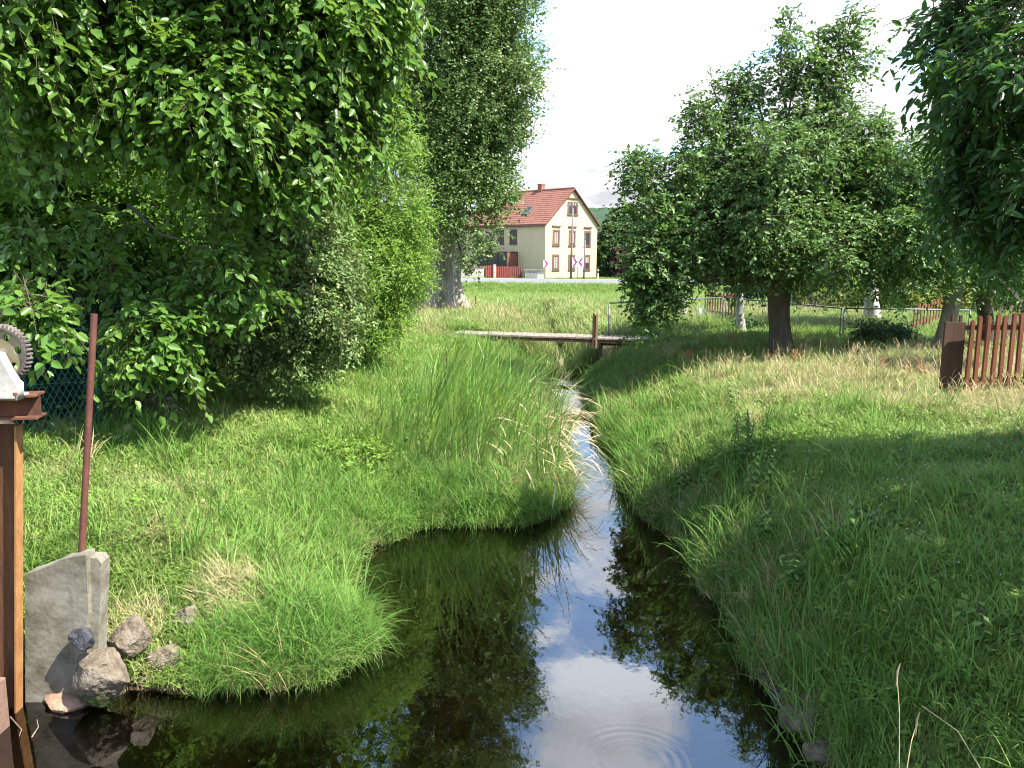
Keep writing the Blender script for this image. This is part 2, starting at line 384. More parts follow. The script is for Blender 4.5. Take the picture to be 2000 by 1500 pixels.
Vw = []; Fw = []
for q, y in enumerate(ysamp): Vw += [(Lx[q], y, 0), (Rx[q], y, 0)]
for q in range(len(ysamp)-1): Fw.append((2*q, 2*q+1, 2*q+3, 2*q+2))
m.add(Vw, Fw); tag(m.build('water', water_mat()), kind='structure')

# road on its embankment, with verge line
asphalt = surf('asphalt', [(.13, .135, .145), (.19, .195, .205)], 1.5, .85, .2, .005, coord='Object')
whitepaint = surf('road paint', [(.7, .7, .68), (.8, .8, .78)], 8, .7, .1)
m = MB(); m.box((-200, 65.6, .7), (200, 80.5, .84)); tag(m.build('road', asphalt), kind='structure')
m = MB(); m.box((-200, 66.1, .80), (200, 66.25, .846)); m.box((-200, 79.8, .80), (200, 79.95, .846)); tag(m.build('road_marking', whitepaint), kind='structure')

# wooded hills far behind
def hills():
    xs = np.linspace(-160, 700, 140); ys = np.linspace(240, 700, 50); X, Y = np.meshgrid(xs, ys)
    ridge = 3+30*np.exp(-((Y-470)/130)**2)*(.75+.25*np.sin(X*.012+1))
    Z = ridge+fbm(X*.08, Y*.08, 4)*6+fbm(X*.35, Y*.35, 2)*3-8
    n = len(xs); i, j = np.meshgrid(np.arange(n-1), np.arange(len(ys)-1)); k = (j*n+i).ravel()
    m = surf('far woodland', [(.025, .05, .03), (.06, .09, .05)], .12, .95, .6, 1.0, coord='Object', spec=.05)
    tag(npmesh('hills', np.stack([X.ravel(), Y.ravel(), Z.ravel()], 1), quads=np.stack([k, k+1, k+n+1, k+n], 1), mat=m, smooth=True), kind='structure')
hills()

# ------------------------------------------------------------------ grass: tufts laid by a node group inside one object
def tuft(n, h, hv, w, bend, spread, seed, segs=3, seedhead=0, dirbias=None, lean=.25):
    r = np.random.default_rng(seed); V = []; Q = []; T = []; al = []; bl = []; sh = []
    for _ in range(n):
        a = r.uniform(0, 2*np.pi) if dirbias is None else dirbias+r.normal(0, .7)
        rr = spread*np.sqrt(r.random()); b0 = r.uniform(0, 2*np.pi)
        p = np.array([rr*np.cos(b0), rr*np.sin(b0), -.02*h]); hh = h*(1+hv*(r.random()*2-1)); d = np.array([np.cos(a), np.sin(a), 0])
        th = lean*r.random(); bd = bend*(.4+1.2*r.random()); side = np.array([-d[1], d[0], 0]); tw = r.normal(0, .5)
        side = side*np.cos(tw)+d*np.sin(tw)*.5; rv = r.random(); s0 = len(V); L = hh/segs; cur = p
        isseed = seedhead and r.random() < seedhead
        ns = segs+(3 if isseed else 0)
        for s in range(ns+1):
            t = s/ns
            if isseed: ww = w*.35 if t < .7 else w*(1.5 if t < .95 else .2)
            else: ww = w*(1-t**2.2)*(.75+.25*min(1, t*4))
            V.append(cur-side*ww/2); V.append(cur+side*ww/2+np.array([0, 0, .0])); al += [t, t]; bl += [rv, rv]; sh += [1. if isseed and t >= .68 else 0.]*2
            if s > 0: q = s0+2*s; Q.append((q-2, q-1, q+1, q))
            ang = th+bd*t*(1.9 if isseed and t > .6 else 1)
            cur = cur+(d*np.sin(ang)+np.array([0, 0, 1])*np.cos(ang))*hh/ns
    return np.array(V), np.array(Q), np.array(al), np.array(bl), np.array(sh)
def leafy(n, h, leaf, seed):
    """small broad-leaved weed / clover clump"""
    r = np.random.default_rng(seed); V = []; Q = []; al = []; bl = []
    for _ in range(n):
        a = r.uniform(0, 6.28); rr = h*.9*np.sqrt(r.random()); p = np.array([rr*np.cos(a), rr*np.sin(a), h*(.3+.7*r.random())])
        d = np.array([np.cos(a+r.normal()), np.sin(a+r.normal()), r.normal(0, .35)]); d /= np.linalg.norm(d); s = np.cross(d, [0, 0, 1]); s /= np.linalg.norm(s)
        l = leaf*(.6+.8*r.random()); b = len(V); V += [p, p+d*l*.5+s*l*.33, p+d*l, p+d*l*.5-s*l*.33]; Q.append((b, b+1, b+2, b+3)); al += [.6, .8, 1, .8]; bl += [r.random()]*4
    return np.array(V), np.array(Q), np.array(al), np.array(bl), np.zeros(len(V))
def scatter(name, tufts, P, mat, scale, dry, label, cat, rotz=None, tilt=.15, seed=1):
    r = np.random.default_rng(seed); n = len(P)
    if n == 0: return
    Vs = []; Qs = []; al = []; bl = []; sh = []; src = []; off = 0
    for k, (v, q, a, b, s) in enumerate(tufts):
        Vs.append(v); Qs.append(q+off); off += len(v); al.append(a); bl.append(b); sh.append(s); src.append(np.full(len(v), k))
    z = np.zeros(n)
    if rotz is None: rotz = r.uniform(0, 2*np.pi, n)
    rot = np.stack([r.normal(0, tilt, n), r.normal(0, tilt, n), rotz], 1)
    nv = off
    attrs = dict(along=np.concatenate(al+[z]), blade=np.concatenate(bl+[z]), seedhead=np.concatenate(sh+[z]),
                 src=np.concatenate(src+[np.full(n, -1)]).astype(np.int32), pick=np.concatenate([np.zeros(nv, int), r.integers(0, len(tufts), n)]).astype(np.int32),
                 rot=np.concatenate([np.zeros((nv, 3)), rot]), scl=np.concatenate([np.ones(nv), scale]), dry=np.concatenate([np.zeros(nv), dry]))
    o = npmesh(name, np.concatenate(Vs+[P]), quads=np.concatenate(Qs), mat=mat, attrs=attrs)
    tag(o, label, cat, kind='stuff')
    ng = bpy.data.node_groups.new(name, 'GeometryNodeTree'); ng.interface.new_socket('Geometry', in_out='INPUT', socket_type='NodeSocketGeometry'); ng.interface.new_socket('Geometry', in_out='OUTPUT', socket_type='NodeSocketGeometry')
    N = ng.nodes.new; L = ng.links.new; gi = N('NodeGroupInput'); go = N('NodeGroupOutput')
    def NA(nm, ty):
        a = N('GeometryNodeInputNamedAttribute'); a.data_type = ty; a.inputs[0].default_value = nm; return [s for s in a.outputs if s.enabled][0]
    srcA = NA('src', 'INT'); cmp = N('FunctionNodeCompare'); cmp.data_type = 'INT'; cmp.operation = 'LESS_THAN'
    ia = [s for s in cmp.inputs if s.enabled]; L(srcA, ia[0]); ia[1].default_value = 0
    sp = N('GeometryNodeSeparateGeometry'); sp.domain = 'POINT'; L(gi.outputs[0], sp.inputs[0]); L(cmp.outputs[0], sp.inputs[1])
    si = N('GeometryNodeSplitToInstances'); si.domain = 'POINT'; L(sp.outputs[1], si.inputs['Geometry']); L(srcA, si.inputs['Group ID'])
    ip = N('GeometryNodeInstanceOnPoints'); L(sp.outputs[0], ip.inputs['Points']); L(si.outputs[0], ip.inputs['Instance'])
    ip.inputs['Pick Instance'].default_value = True; L(NA('pick', 'INT'), ip.inputs['Instance Index'])
    L(NA('rot', 'FLOAT_VECTOR'), ip.inputs['Rotation']); L(NA('scl', 'FLOAT'), ip.inputs['Scale'])
    L(ip.outputs[0], go.inputs[0])
    md = o.modifiers.new('tufts', 'NODES'); md.node_group = ng
    return o
def inview(x, y, margin=.9):
    return ~((np.abs(y-(20.35-.19*(x-.8))) < .62) & (x > -1.75) & (x < 3.7)) & (np.abs(x) < .64*y+margin) & (y > 2.6)
def sample(n, x0, x1, y0, y1, r):
    x = r.uniform(x0, x1, n); y = r.uniform(y0, y1, n); k = inview(x, y); return x[k], y[k]
def dens(x, y, r, pw=1.0, ref=6):
    """thin out with distance"""
    return r.random(len(x)) < np.minimum(1, (ref/np.maximum(y, 1))**pw)

GR = [(.30, (.075, .18, .02)), (.45, (.14, .265, .038)), (.6, (.205, .325, .065)), (.75, (.28, .36, .105))]
m_lawn = grassmat('lawn grass', GR, (.42, .37, .19), tmix=.35)
m_bank = grassmat('bank grass', [(.3, (.06, .18, .024)), (.5, (.11, .255, .04)), (.7, (.20, .32, .07))], (.38, .31, .15), tmix=.35)
m_reed = grassmat('reed leaf', [(.3, (.08, .21, .035)), (.46, (.13, .28, .07)), (.56, (.20, .35, .05)), (.7, (.27, .39, .09))], (.42, .36, .18), seed=(.58, .47, .28), rough=.4, tmix=.35)
m_straw = grassmat('seeding grass', [(.3, (.16, .24, .05)), (.6, (.26, .31, .09))], (.48, .42, .22), seed=(.50, .40, .22))

def dryness(x, y):
    """straw-coloured ground: a band on the right lawn below the trees, patches elsewhere"""
    right = x > midx(y)
    d = (np.clip(1.1*(fbm(x*.9+9, y*.9, 4)-.37), 0, .6)+.06)*np.where(right & (y < 9), .25, .8)
    band = np.exp(-((y-12.6)/2.6)**2)*np.clip((x-2.6)/1.2, 0, 1)
    d = np.where(right, d+.50*band+.35*np.exp(-((y-9)/1.5)**2)*np.clip((x-4)/1, 0, 1), d)
    far = np.clip((y-20)/6, 0, 1)*.18
    nearwater = (~right) & (y > 20) & (y < 30)
    return np.clip(d+far+nearwater*.12, 0, 1)

r = np.random.default_rng(11)
short = [tuft(24, .070, .55, .0048, 1.4, .065, s, 3, lean=.75) for s in range(6)]+[leafy(16, .045, .026, 50+s) for s in range(3)]
x, y = sample(330000, -8.5, 10.5, 2.6, 24, r); s = sdist(x, y); k = (s > .03) & dens(x, y, r, 1.35, 5.5) & ~((x < -2.45) & (y < 5.35)); x, y, s = x[k], y[k], s[k]
z = H(x, y, s); right = x > midx(y)
sc = (.8+.7*r.random(len(x)))*(1+.05*np.maximum(y-6, 0))*(.75+.9*fbm(x*.8+3, y*.8))
sc = np.where((~right) & (s < 2.2), sc*1.15, sc)
scatter('lawn_grass', short, np.stack([x, y, z], 1), m_lawn, sc, dryness(x, y)*.9, 'short sunlit and shaded green grass covering both banks', 'grass', seed=3)

mid = [tuft(16, .32, .5, .008, 1.5, .09, 20+s, 4, lean=.5) for s in range(5)]
x, y = sample(60000, -6, 7, 2.6, 24, r); s = sdist(x, y); right = x > midx(y)
pb = np.exp(-np.maximum(s, 0)/np.where(right, .40, .6))+.015+.14*(fbm(x*1.1+14, y*1.1) > .56)
pb = np.where((~right) & (y < 8.6), np.exp(-np.maximum(s, 0)/.55)+.015+.22*(fbm(x*1.4+4, y*1.4) > .56), pb)
pb = np.where(right & (y < 9), np.exp(-np.maximum(s, 0)/.25)*.8+.006+.10*(fbm(x*1.3+2, y*1.3) > .58), pb)
k = (s > -.02) & ~((x < -2.3) & (y < 5.4)) & (r.random(len(x)) < pb*1.1) & dens(x, y, r, 1.1, 6) & ~((x < -1.75) & (y < 5.9) & (s < .75) & (r.random(len(x)) < .85)); x, y, s = x[k], y[k], s[k]
rz = np.where(x > midx(y), np.pi, 0)+r.normal(0, 1.3, len(x))
rock_zone = (x < -2.1) & (y < 6.3)
scatter('bank_grass', mid, np.stack([x, y, H(x, y, s)], 1), m_bank, (.6+.75*r.random(len(x)))*np.where(rock_zone, .6, 1)*(1+.02*y), dryness(x, y)*.8+.55*(fbm(x*1.7, y*1.7) > .56)*(r.random(len(x)) < .5), 'longer arching green grass hanging over both water edges', 'grass', seed=4)

# tall grass on the promontory left of the channel
tall = [tuft(15, .62, .55, .0085, 1.9, .14, 40+s, 5, lean=.6) for s in range(6)]
x, y = sample(60000, -3, 1.2, 8.5, 19, r); s = sdist(x, y); w = np.interp(y, [8.5, 9.5, 14, 19], [2.0, 2.5, 2.2, 1.0])
k = (s > 0) & (x < midx(y)) & (s < w*(.7+.6*fbm(x, y))) & (r.random(len(x)) < .16*(1.15-s/w*.8)); x, y, s = x[k], y[k], s[k]
hs = np.clip(.85-.30*s, .30, 1.0)*np.interp(y, [8.8, 9.6, 12, 14, 19], [.5, .80, .80, .42, .3])*(.55+.95*fbm(x*1.5+7, y*1.5))
scatter('tall_grass', tall, np.stack([x, y, H(x, y, s)-.02], 1), m_reed, hs*(.8+.5*r.random(len(x))), dryness(x, y)*.5, 'dense tall green grass on the jutting left bank', 'grass', seed=5)
x, y = sample(6000, -2.15, -.8, 5.1, 6.3, r); s = sdist(x, y); k = (s > .0) & (s < .42) & (x < -.9) & (r.random(len(x)) < .22); x, y, s = x[k], y[k], s[k]
scatter('overhanging_grass', tall, np.stack([x, y, H(x, y, s)-.01], 1), m_bank, .38+.25*r.random(len(x)), dryness(x, y)*.5, 'long bladed green grass hanging over the pool right of the boulder', 'grass', seed=15, rotz=-1.2+r.normal(0, .8, len(x)))
# lush soft grass on the right slope by the channel
x, y = sample(40000, 1.2, 4.2, 8.5, 17, r); s = sdist(x, y)
k = (s > 0) & (x > midx(y)) & (s < .8) & (r.random(len(x)) < .10*(1.1-s/.8)); x, y, s = x[k], y[k], s[k]
scatter('soft_grass', tall, np.stack([x, y, H(x, y, s)-.02], 1), m_bank, .34*(.7+.5*r.random(len(x))), dryness(x, y)*.2, 'soft bright green grass on the right slope by the narrow channel', 'grass', seed=6, rotz=np.pi+r.normal(0, .9, len(x)))
# matted dead grass where the banks break off
cs = [hit(*q) for q in ((690, 1060), (720, 1085), (430, 1180), (470, 1150), (250, 1250), (285, 1230), (270, 1290), (1360, 1060), (1385, 1110), (1420, 1170), (1460, 1230), (1500, 1290), (1330, 1010), (860, 1010), (120, 850), (290, 800), (1290, 985))]
X = np.concatenate([c.x+r.normal(0, .13, 40) for c in cs]); Y = np.concatenate([c.y+r.normal(0, .13, 40) for c in cs]); s = sdist(X, Y); k = (s > .0) & (r.random(len(X)) < .8); X, Y, s = X[k], Y[k], s[k]
scatter('dead_grass', mid, np.stack([X, Y, H(X, Y, s)], 1), m_straw, .45+.4*r.random(len(X)), .6+.4*r.random(len(X)), 'matted straw coloured dead grass along the broken bank edges', 'grass', seed=16, tilt=.5)
# reeds with seed heads leaning over the water
reed = [tuft(6, 1.3, .35, .022, .6, .10, 60+s, 6, lean=.4, dirbias=0) for s in range(4)]
x, y = sample(5000, -1.9, 1.1, 9.6, 15, r); s = sdist(x, y); k = (s > .1) & (s < 2.0) & (x < midx(y)) & (r.random(len(x)) < .085) & (y < 13.8); x, y, s = x[k], y[k], s[k]
scatter('reed_bed', reed, np.stack([x, y, H(x, y, s)], 1), m_reed, .62+.5*r.random(len(x)), .1*r.random(len(x)), 'broad upright reed leaves rising from the jutting left bank', 'reeds', rotz=r.normal(0, .8, len(x)), seed=7)
heads = [tuft(5, 1.05, .35, .012, 1.15, .10, 70+s, 6, seedhead=.9, lean=.35, dirbias=0) for s in range(4)]
x, y = sample(9000, -1.0, 1.3, 9.4, 14.5, r); s = sdist(x, y); k = (s > -.02) & (s < 1.2) & (x < midx(y)+.05) & (r.random(len(x)) < .14*np.exp(-s*2.0)*np.clip((y-9.2)/1.5, .15, 1)); x, y, s = x[k], y[k], s[k]
scatter('seed_heads', heads, np.stack([x, y, H(x, y, s)], 1), m_reed, .55+.45*r.random(len(x)), .3+.5*r.random(len(x)), 'straw coloured drooping seed heads of the grass leaning over the water', 'reeds', rotz=r.normal(0, .55, len(x)), seed=8)
# thin seeding stalks over the dry right lawn and the far field
stalk = [tuft(9, .27, .5, .0042, .6, .10, 80+s, 4, seedhead=.75, lean=.35) for s in range(4)]
x, y = sample(30000, -3, 11, 8, 30, r); s = sdist(x, y); dd = dryness(x, y)
k = (s > .7) & (r.random(len(x)) < np.clip(dd-.22, 0, 1)*.9); x, y, s = x[k], y[k], s[k]
scatter('seeding_grass', stalk, np.stack([x, y, H(x, y, s)], 1), m_straw, (.6+.6*r.random(len(x)))*(1+.01*y), dryness(x, y)+.2, 'thin straw coloured seeding grass over the dry lawn', 'grass', seed=9)
# meadow beyond the bridge
field = [tuft(30, .17, .5, .013, 1.3, .24, 90+s, 3, lean=.6, seedhead=.06) for s in range(5)]
x, y = sample(90000, -22, 34, 21, 65.3, r); s = sdist(x, y); k = (s > .05) & (r.random(len(x)) < (26/y)**.8); x, y, s = x[k], y[k], s[k]
x2, y2 = sample(2500, -6, 6, 21, 31, r); s2 = sdist(x2, y2); k = (s2 > .02) & (s2 < 1.6); x, y, s = np.concatenate([x, x2[k]]), np.concatenate([y, y2[k]]), np.concatenate([s, s2[k]])
dr = np.clip(-.05+.55*fbm(x*.3, y*.3)-.45*np.clip((y-56)/4, 0, 1), 0, 1)+.15*(s < 1.6)
scatter('meadow_grass', field, np.stack([x, y, H(x, y, s)], 1), m_lawn, (.6+.6*r.random(len(x)))*(1+.008*y)*np.where(s < 1.6, 1.5, 1), dr, 'rough sunny meadow grass between the footbridge and the road', 'grass', seed=10)
x = r.uniform(-30, 60, 9000); y = r.uniform(80.6, 92, 9000)
scatter('verge_grass', field, np.stack([x, y, H(x, y)], 1), m_lawn, .5+.6*r.random(9000), np.full(9000, .3)*r.random(9000), 'grass verge along the far side of the road', 'grass', seed=12)

# white clover heads in the right-hand grass
def clover():
    r = np.random.default_rng(5); x = r.uniform(2.2, 5.5, 260); y = r.uniform(3.6, 9, 260); s = sdist(x, y); k = s > .8; x, y, s = x[k], y[k], s[k]
    z = H(x, y, s)+.09; V = []; T = []
    for a, b, c in zip(x, y, z):
        q = len(V); rr = .007
        V += [(a+rr, b, c), (a-rr, b, c), (a, b+rr, c), (a, b-rr, c), (a, b, c+rr), (a, b, c-rr)]
        T += [(q, q+2, q+4), (q+2, q+1, q+4), (q+1, q+3, q+4), (q+3, q, q+4), (q+2, q, q+5), (q+1, q+2, q+5), (q+3, q+1, q+5), (q, q+3, q+5)]
    tag(npmesh('clover_flowers', V, tris=T, mat=surf('clover white', [(.6, .6, .55), (.75, .75, .7)], 20)), 'tiny white clover flowers dotted in the shaded right bank grass', 'clover', kind='stuff')
clover()

# ------------------------------------------------------------------ trees and shrubs
def unit(v): return v/np.maximum(np.linalg.norm(v, axis=-1, keepdims=True), 1e-9)
def rdir(r, n):
    return unit(r.normal(size=(n, 3)))
def leaves(name, blobs, mat, parent, size=.08, width=.5, twigs=3000, per=9, tlen=.3, droop=.4, seed=1, sub=5, subr=.42, up=0., fill=.55, lean=(0, 0, 0), hang=.25, jitter=.05, fold=.18, keep=None, stem=None):
    """crown of real leaf blades set along twigs that leave the surface of many small lobes"""
    r = np.random.default_rng(seed); B = []
    for b in blobs:
        c = np.array(b[:3], float); rad = np.array(b[3:6] if len(b) >= 6 else [b[3]]*3, float)
        B.append((c, rad*.78, 1.))
        ns = max(2, int(sub*(.6+.8*r.random())*max(1, rad.mean()**.7)))
        for d in rdir(r, ns): B.append((c+d*rad*.72, rad.mean()*np.array([1, 1, .85])*subr*(.55+.8*r.random()), 1.35))
    C = np.array([b[0] for b in B]); R = np.array([b[1] for b in B]); wgt = np.array([b[2]*b[1].mean()**2 for b in B]); wgt /= wgt.sum()
    k = r.choice(len(B), twigs, p=wgt); d = rdir(r, twigs); rr = fill+(1.02-fill)*r.random(twigs)**.6
    p0 = C[k]+d*R[k]*rr[:, None]
    td = unit(d*.8+r.normal(size=d.shape)*.45+np.array([0, 0, up])+np.array(lean)); L = tlen*(.5+r.random(twigs))
    t = (np.arange(per)+.6)/per
    tt = np.tile(t, (twigs, 1))+r.normal(0, .03, (twigs, per))
    pos = p0[:, None]+td[:, None]*(L[:, None]*tt)[..., None]; pos[..., 2] -= droop*L[:, None]*tt**2
    side = unit(np.cross(td, np.array([0, 0, 1.])+r.normal(0, .2, td.shape)))
    sg = np.where(np.arange(per) % 2, 1., -1.)[None, :, None]
    ld = unit(td[:, None]*.65+side[:, None]*sg*.8+r.normal(0, .35, (twigs, per, 3))+np.array([0, 0, -hang]))
    nrm = np.array([0, 0, 1.])*.75+d[:, None]*.55+r.normal(0, .45, (twigs, per, 3))
    nrm = unit(nrm-ld*(nrm*ld).sum(-1, keepdims=True)); sd = np.cross(nrm, ld)
    s = size*(.55+.75*r.random((twigs, per)))[..., None]; pos = pos+r.normal(0, jitter, pos.shape)*tlen
    w = s*width/2; lift = nrm*w*fold*2
    vs = [pos, pos+ld*s*.33+sd*w+lift, pos+ld*s*.70+sd*w*.78+lift-nrm*s*.05, pos+ld*s-nrm*s*.13, pos+ld*s*.70-sd*w*.78+lift-nrm*s*.05, pos+ld*s*.33-sd*w+lift]
    V = np.stack([v.reshape(-1, 3) for v in vs], 1)
    rnd = np.clip(np.repeat(r.random(twigs), per)*.45+r.random(twigs*per)*.55, 0, 1)
    if keep is not None:
        q = keep(V[:, 0]); V = V[q]; rnd = rnd[q]
    if stem is not None:
        a0 = p0-td*L[:, None]*.5; a1 = p0+td*L[:, None]*.5; a1[:, 2] -= droop*L*.25; a2 = p0+td*L[:, None]; a2[:, 2] -= droop*L
        up2 = unit(np.cross(td, side)); S = []
        for c, rr2 in ((a0, .0045), (a1, .003), (a2, .0015)):
            for an in (0, 2.09, 4.19): S.append(c+(side*math.cos(an)+up2*math.sin(an))*rr2*(size/.09))
        S = np.stack(S, 1); nb = (np.arange(twigs)*9)[:, None]
        Sq = np.concatenate([nb+np.array(qd) for qd in ((0, 1, 4, 3), (1, 2, 5, 4), (2, 0, 3, 5), (3, 4, 7, 6), (4, 5, 8, 7), (5, 3, 6, 8))])
        npmesh('twigs', S.reshape(-1, 3), quads=Sq, mat=stem, parent=parent)
    n = len(V); b = (np.arange(n)*6)[:, None]
    Qd = np.concatenate([b+np.array([0, 3, 2, 1]), b+np.array([0, 5, 4, 3])])
    return npmesh(name, V.reshape(-1, 3), quads=Qd, mat=mat, parent=parent, attrs=dict(rnd=np.repeat(rnd, 6)))
def limb(mb, a, b, r0, r1, n=7, wob=.12, seg=7, seed=0, sag=0):
    q = random.Random(seed); a, b = Vector(a), Vector(b); L = (b-a).length; pts = []; rad = []
    ph = [q.uniform(0, 6) for _ in range(4)]
    for i in range(seg+1):
        t = i/seg; e = math.sin(math.pi*t)*wob*L
        pts.append(a.lerp(b, t)+Vector((math.sin(ph[0]+t*5)*e*.5, math.sin(ph[1]+t*4)*e*.5, e*.5+sag*t*t*-L))); rad.append((r0*(1-t)+r1*t)*(1+.06*math.sin(ph[2]+9*t)))
    mb.tube(pts, rad, n); return pts
def trunk_mesh(pts, rad, flare=.35, flute=5, fa=.07, n=20, seed=0):
    """bark-covered trunk with root flare"""
    V = []; F = []; q = random.Random(seed); ph = q.uniform(0, 6); m = MB(); N = len(pts)
    for i, p in enumerate(pts):
        t = i/(N-1); p = Vector(p)
        for k in range(n):
            a = 2*math.pi*k/n
            fl = 1+flare*math.exp(-t*N*.55)*(1+.7*math.cos(flute*a+ph)); rr = rad[i]*(fl+fa*math.sin(flute*a+ph+t*3)+fa*.5*math.sin(11*a+t*17+ph)+q.uniform(-.02, .02))
            V.append((p.x+math.cos(a)*rr, p.y+math.sin(a)*rr, p.z))
    for i in range(N-1):
        for k in range(n): F.append((i*n+k, i*n+(k+1) % n, (i+1)*n+(k+1) % n, (i+1)*n+k))
    m.add(V, F); return m
bark_apple = surf('dark apple bark', [(.05, .04, .03), (.12, .10, .075)], 7, .9, .9, .03, stretch=(1, 1, .3))
bark_grey = surf('grey bark', [(.12, .11, .09), (.28, .26, .22)], 8, .9, .8, .02, stretch=(1, 1, .35))
bark_poplar = surf('poplar bark', [(.20, .17, .13), (.50, .45, .38)], 5, .95, 1.0, .06, stretch=(2.2, 2.2, .22))
bark_lime = surf('limewashed bark', [(.18, .16, .14), (.6, .58, .54)], 6, .95, .8, .02, stretch=(1, 1, .5))
bark_twig = surf('twig bark', [(.06, .05, .03), (.12, .10, .06)], 20, .9, .4, .005)
lf_apple = leafmat('apple leaf', (.045, .10, .025), (.14, .24, .065), (.20, .36, .05), .30, .42, patch=(.09, .17, .05), pscale=1.1, rare=(.40, .33, .06))
lf_plum = leafmat('broad leaf', (.045, .11, .018), (.135, .24, .042), (.28, .45, .05), .36, .36, patch=(.085, .19, .03), pscale=1.6, rare=(.30, .36, .06))
lf_pear = leafmat('pear leaf', (.08, .15, .04), (.22, .31, .09), (.25, .36, .08), .30, .45, patch=(.10, .17, .05))
lf_light = leafmat('pale shrub leaf', (.10, .19, .025), (.22, .34, .055), (.30, .45, .07), .38, .5, patch=(.17, .30, .045), rare=(.30, .18, .07))
lf_poplar = leafmat('poplar leaf', (.06, .125, .03), (.19, .27, .085), (.22, .33, .08), .28, .38, patch=(.08, .14, .04), pscale=.5, rare=(.25, .27, .15))
lf_near = leafmat('cherry leaf', (.022, .06, .018), (.05, .12, .028), (.16, .34, .05), .32, .4)
lf_spruce = leafmat('dark hedge leaf', (.015, .05, .035), (.04, .10, .065), (.06, .16, .08), .15, .6)
lf_wood = leafmat('far tree leaf', (.04, .085, .025), (.08, .14, .04), (.16, .26, .06), .25, .6, pscale=.25)
lf_purple = leafmat('purple leaf', (.035, .018, .022), (.09, .04, .05), (.16, .05, .06), .25, .5)
lf_yellow = leafmat('yellowish shrub leaf', (.09, .14, .03), (.24, .27, .06), (.40, .40, .08), .35, .55, pscale=1.5, patch=(.19, .24, .05))
lf_nettle = leafmat('nettle leaf', (.08, .17, .03), (.15, .27, .06), (.2, .35, .06), .3, .5)
lf_bramble = leafmat('bramble leaf', (.02, .06, .02), (.06, .12, .04), (.15, .26, .06), .25, .5)

def B(*rows):
    """(pixel x, pixel y, distance, radius[, rx, ry, rz]) -> places in the world"""
    o = []
    for b in rows:
        p = aty(b[0], b[1], b[2]); o.append((p.x, p.y, p.z)+((b[3],)*3 if len(b) == 4 else tuple(b[3:6])))
    return o

# --- the old apple tree on the right lawn
bx, by = 5.15, 15.6; bz = Hs(bx, by)-.05
t = empty('apple_tree', (bx, by, bz), label='broad old apple tree with a stout dark trunk and drooping crown on the right lawn', cat='tree')
tp = [(bx, by, bz), (bx-.02, by, bz+.25), (bx-.05, by, bz+.55), (bx-.10, by, bz+.9), (bx-.12, by, bz+1.25), (bx-.10, by, bz+1.6)]
trunk_mesh(tp, [.21, .195, .185, .18, .20, .23], .28, 5, .06, seed=3).build('trunk', bark_apple, t, smooth=True)
ab = B((1300,360,15.6,.85),(1265,430,15.3,.6),(1310,510,15.2,.85),(1270,570,15.0,.42),(1290,545,15.1,.5),(1400,310,16,1.0),(1400,440,15.3,1.05),(1480,260,16.2,1.0),(1500,370,15.0,1.1),(1590,290,15.6,1.0),
  (1570,200,16,.75),(1640,240,16,.75),(1545,125,16,.5),(1650,120,16,.5),(1600,130,16,.45),(1530,55,16,.27),(1662,45,16,.27),(1600,60,16.2,.2),(1620,480,14.8,.85),(1560,500,14.7,.5),(1690,400,15.8,1.0),(1480,500,14.8,.6),(1390,165,16,.22),(1430,180,16,.35),(1470,160,16.2,.3),
  (1690,250,16,.4),(1720,320,16.2,.5),(1370,240,15.8,.4),(1500,420,17.2,1.3),(1400,400,17,1.1),(1620,380,17.5,1.3),(1330,420,16.8,.8),(1560,545,14.9,.25),(1690,500,15.4,.7),(1245,340,15.4,.35),(1240,530,15,.22))
leaves('crown', ab, lf_apple, t, size=.088, width=.52, twigs=10500, per=9, stem=bark_twig, tlen=.30, droop=.35, seed=21, sub=6, up=.15, fill=.45)
m = MB(); top = Vector(tp[-1])
for q, b in enumerate(ab[:28]):
    if q % 1 == 0: limb(m, top-Vector((0, 0, .12)), b[:3], .085 if b[3] > .8 else .05, .012, 6, .10, 7, q)
m.build('limbs', bark_apple, t, smooth=True)
# --- the drooping twig tip hanging lowest at its left (same tree, same crown colour)
lb = B((1268,600,14.9,.20),(1250,625,14.9,.12),(1310,585,15,.15))
leaves('low_hanging_branch', lb, lf_apple, t, size=.085, twigs=130, per=9, tlen=.22, droop=.9, seed=22, sub=3)

def small_tree(name, label, base, top, r0, blobs, mat, bark, seed, twigs, size=.08, group=None, flare=.3, cat='tree', **kw):
    b = Vector((base[0], base[1], Hs(base[0], base[1])-.05)); t = empty(name, b, label=label, cat=cat, group=group); top = Vector(top)
    n = 7; pts = []; q = random.Random(seed)
    for i in range(n): f = i/(n-1); pts.append(b.lerp(top, f)+Vector((q.uniform(-.03, .03), q.uniform(-.03, .03), 0))*(0 < i < n-1))
    trunk_mesh(pts, [r0*(1-.25*i/(n-1)) for i in range(n)], flare, 4, .06, n=14, seed=seed).build('trunk', bark, t, smooth=True)
    leaves('crown', blobs, mat, t, size=size, twigs=twigs, seed=seed, **kw)
    m = MB()
    for q2, bb in enumerate(blobs): limb(m, top, bb[:3], r0*.45, .012, 6, .1, 6, seed+q2)
    m.build('limbs', bark, t, smooth=True); return t
g = atz(1836, 697, 1.2)
small_tree('apple_tree', 'apple tree with a slanting grey trunk behind the picket fence at right', (g.x, g.y), aty(1885, 500, g.y-.2), .16,
  B((1800,330,15.5,1.0),(1860,430,14.8,.85),(1780,450,14.8,.85),(1760,560,14.6,.45),(1930,500,14.8,.7),(1850,330,15.8,.7),(1700,520,15.2,.5),(1900,330,15.5,.9),(1980,420,15,.9),(1850,500,14.6,.4)), lf_apple, bark_grey, 31, 3600, per=9, tlen=.28, sub=6)
g = atz(1706, 632, 1.15)
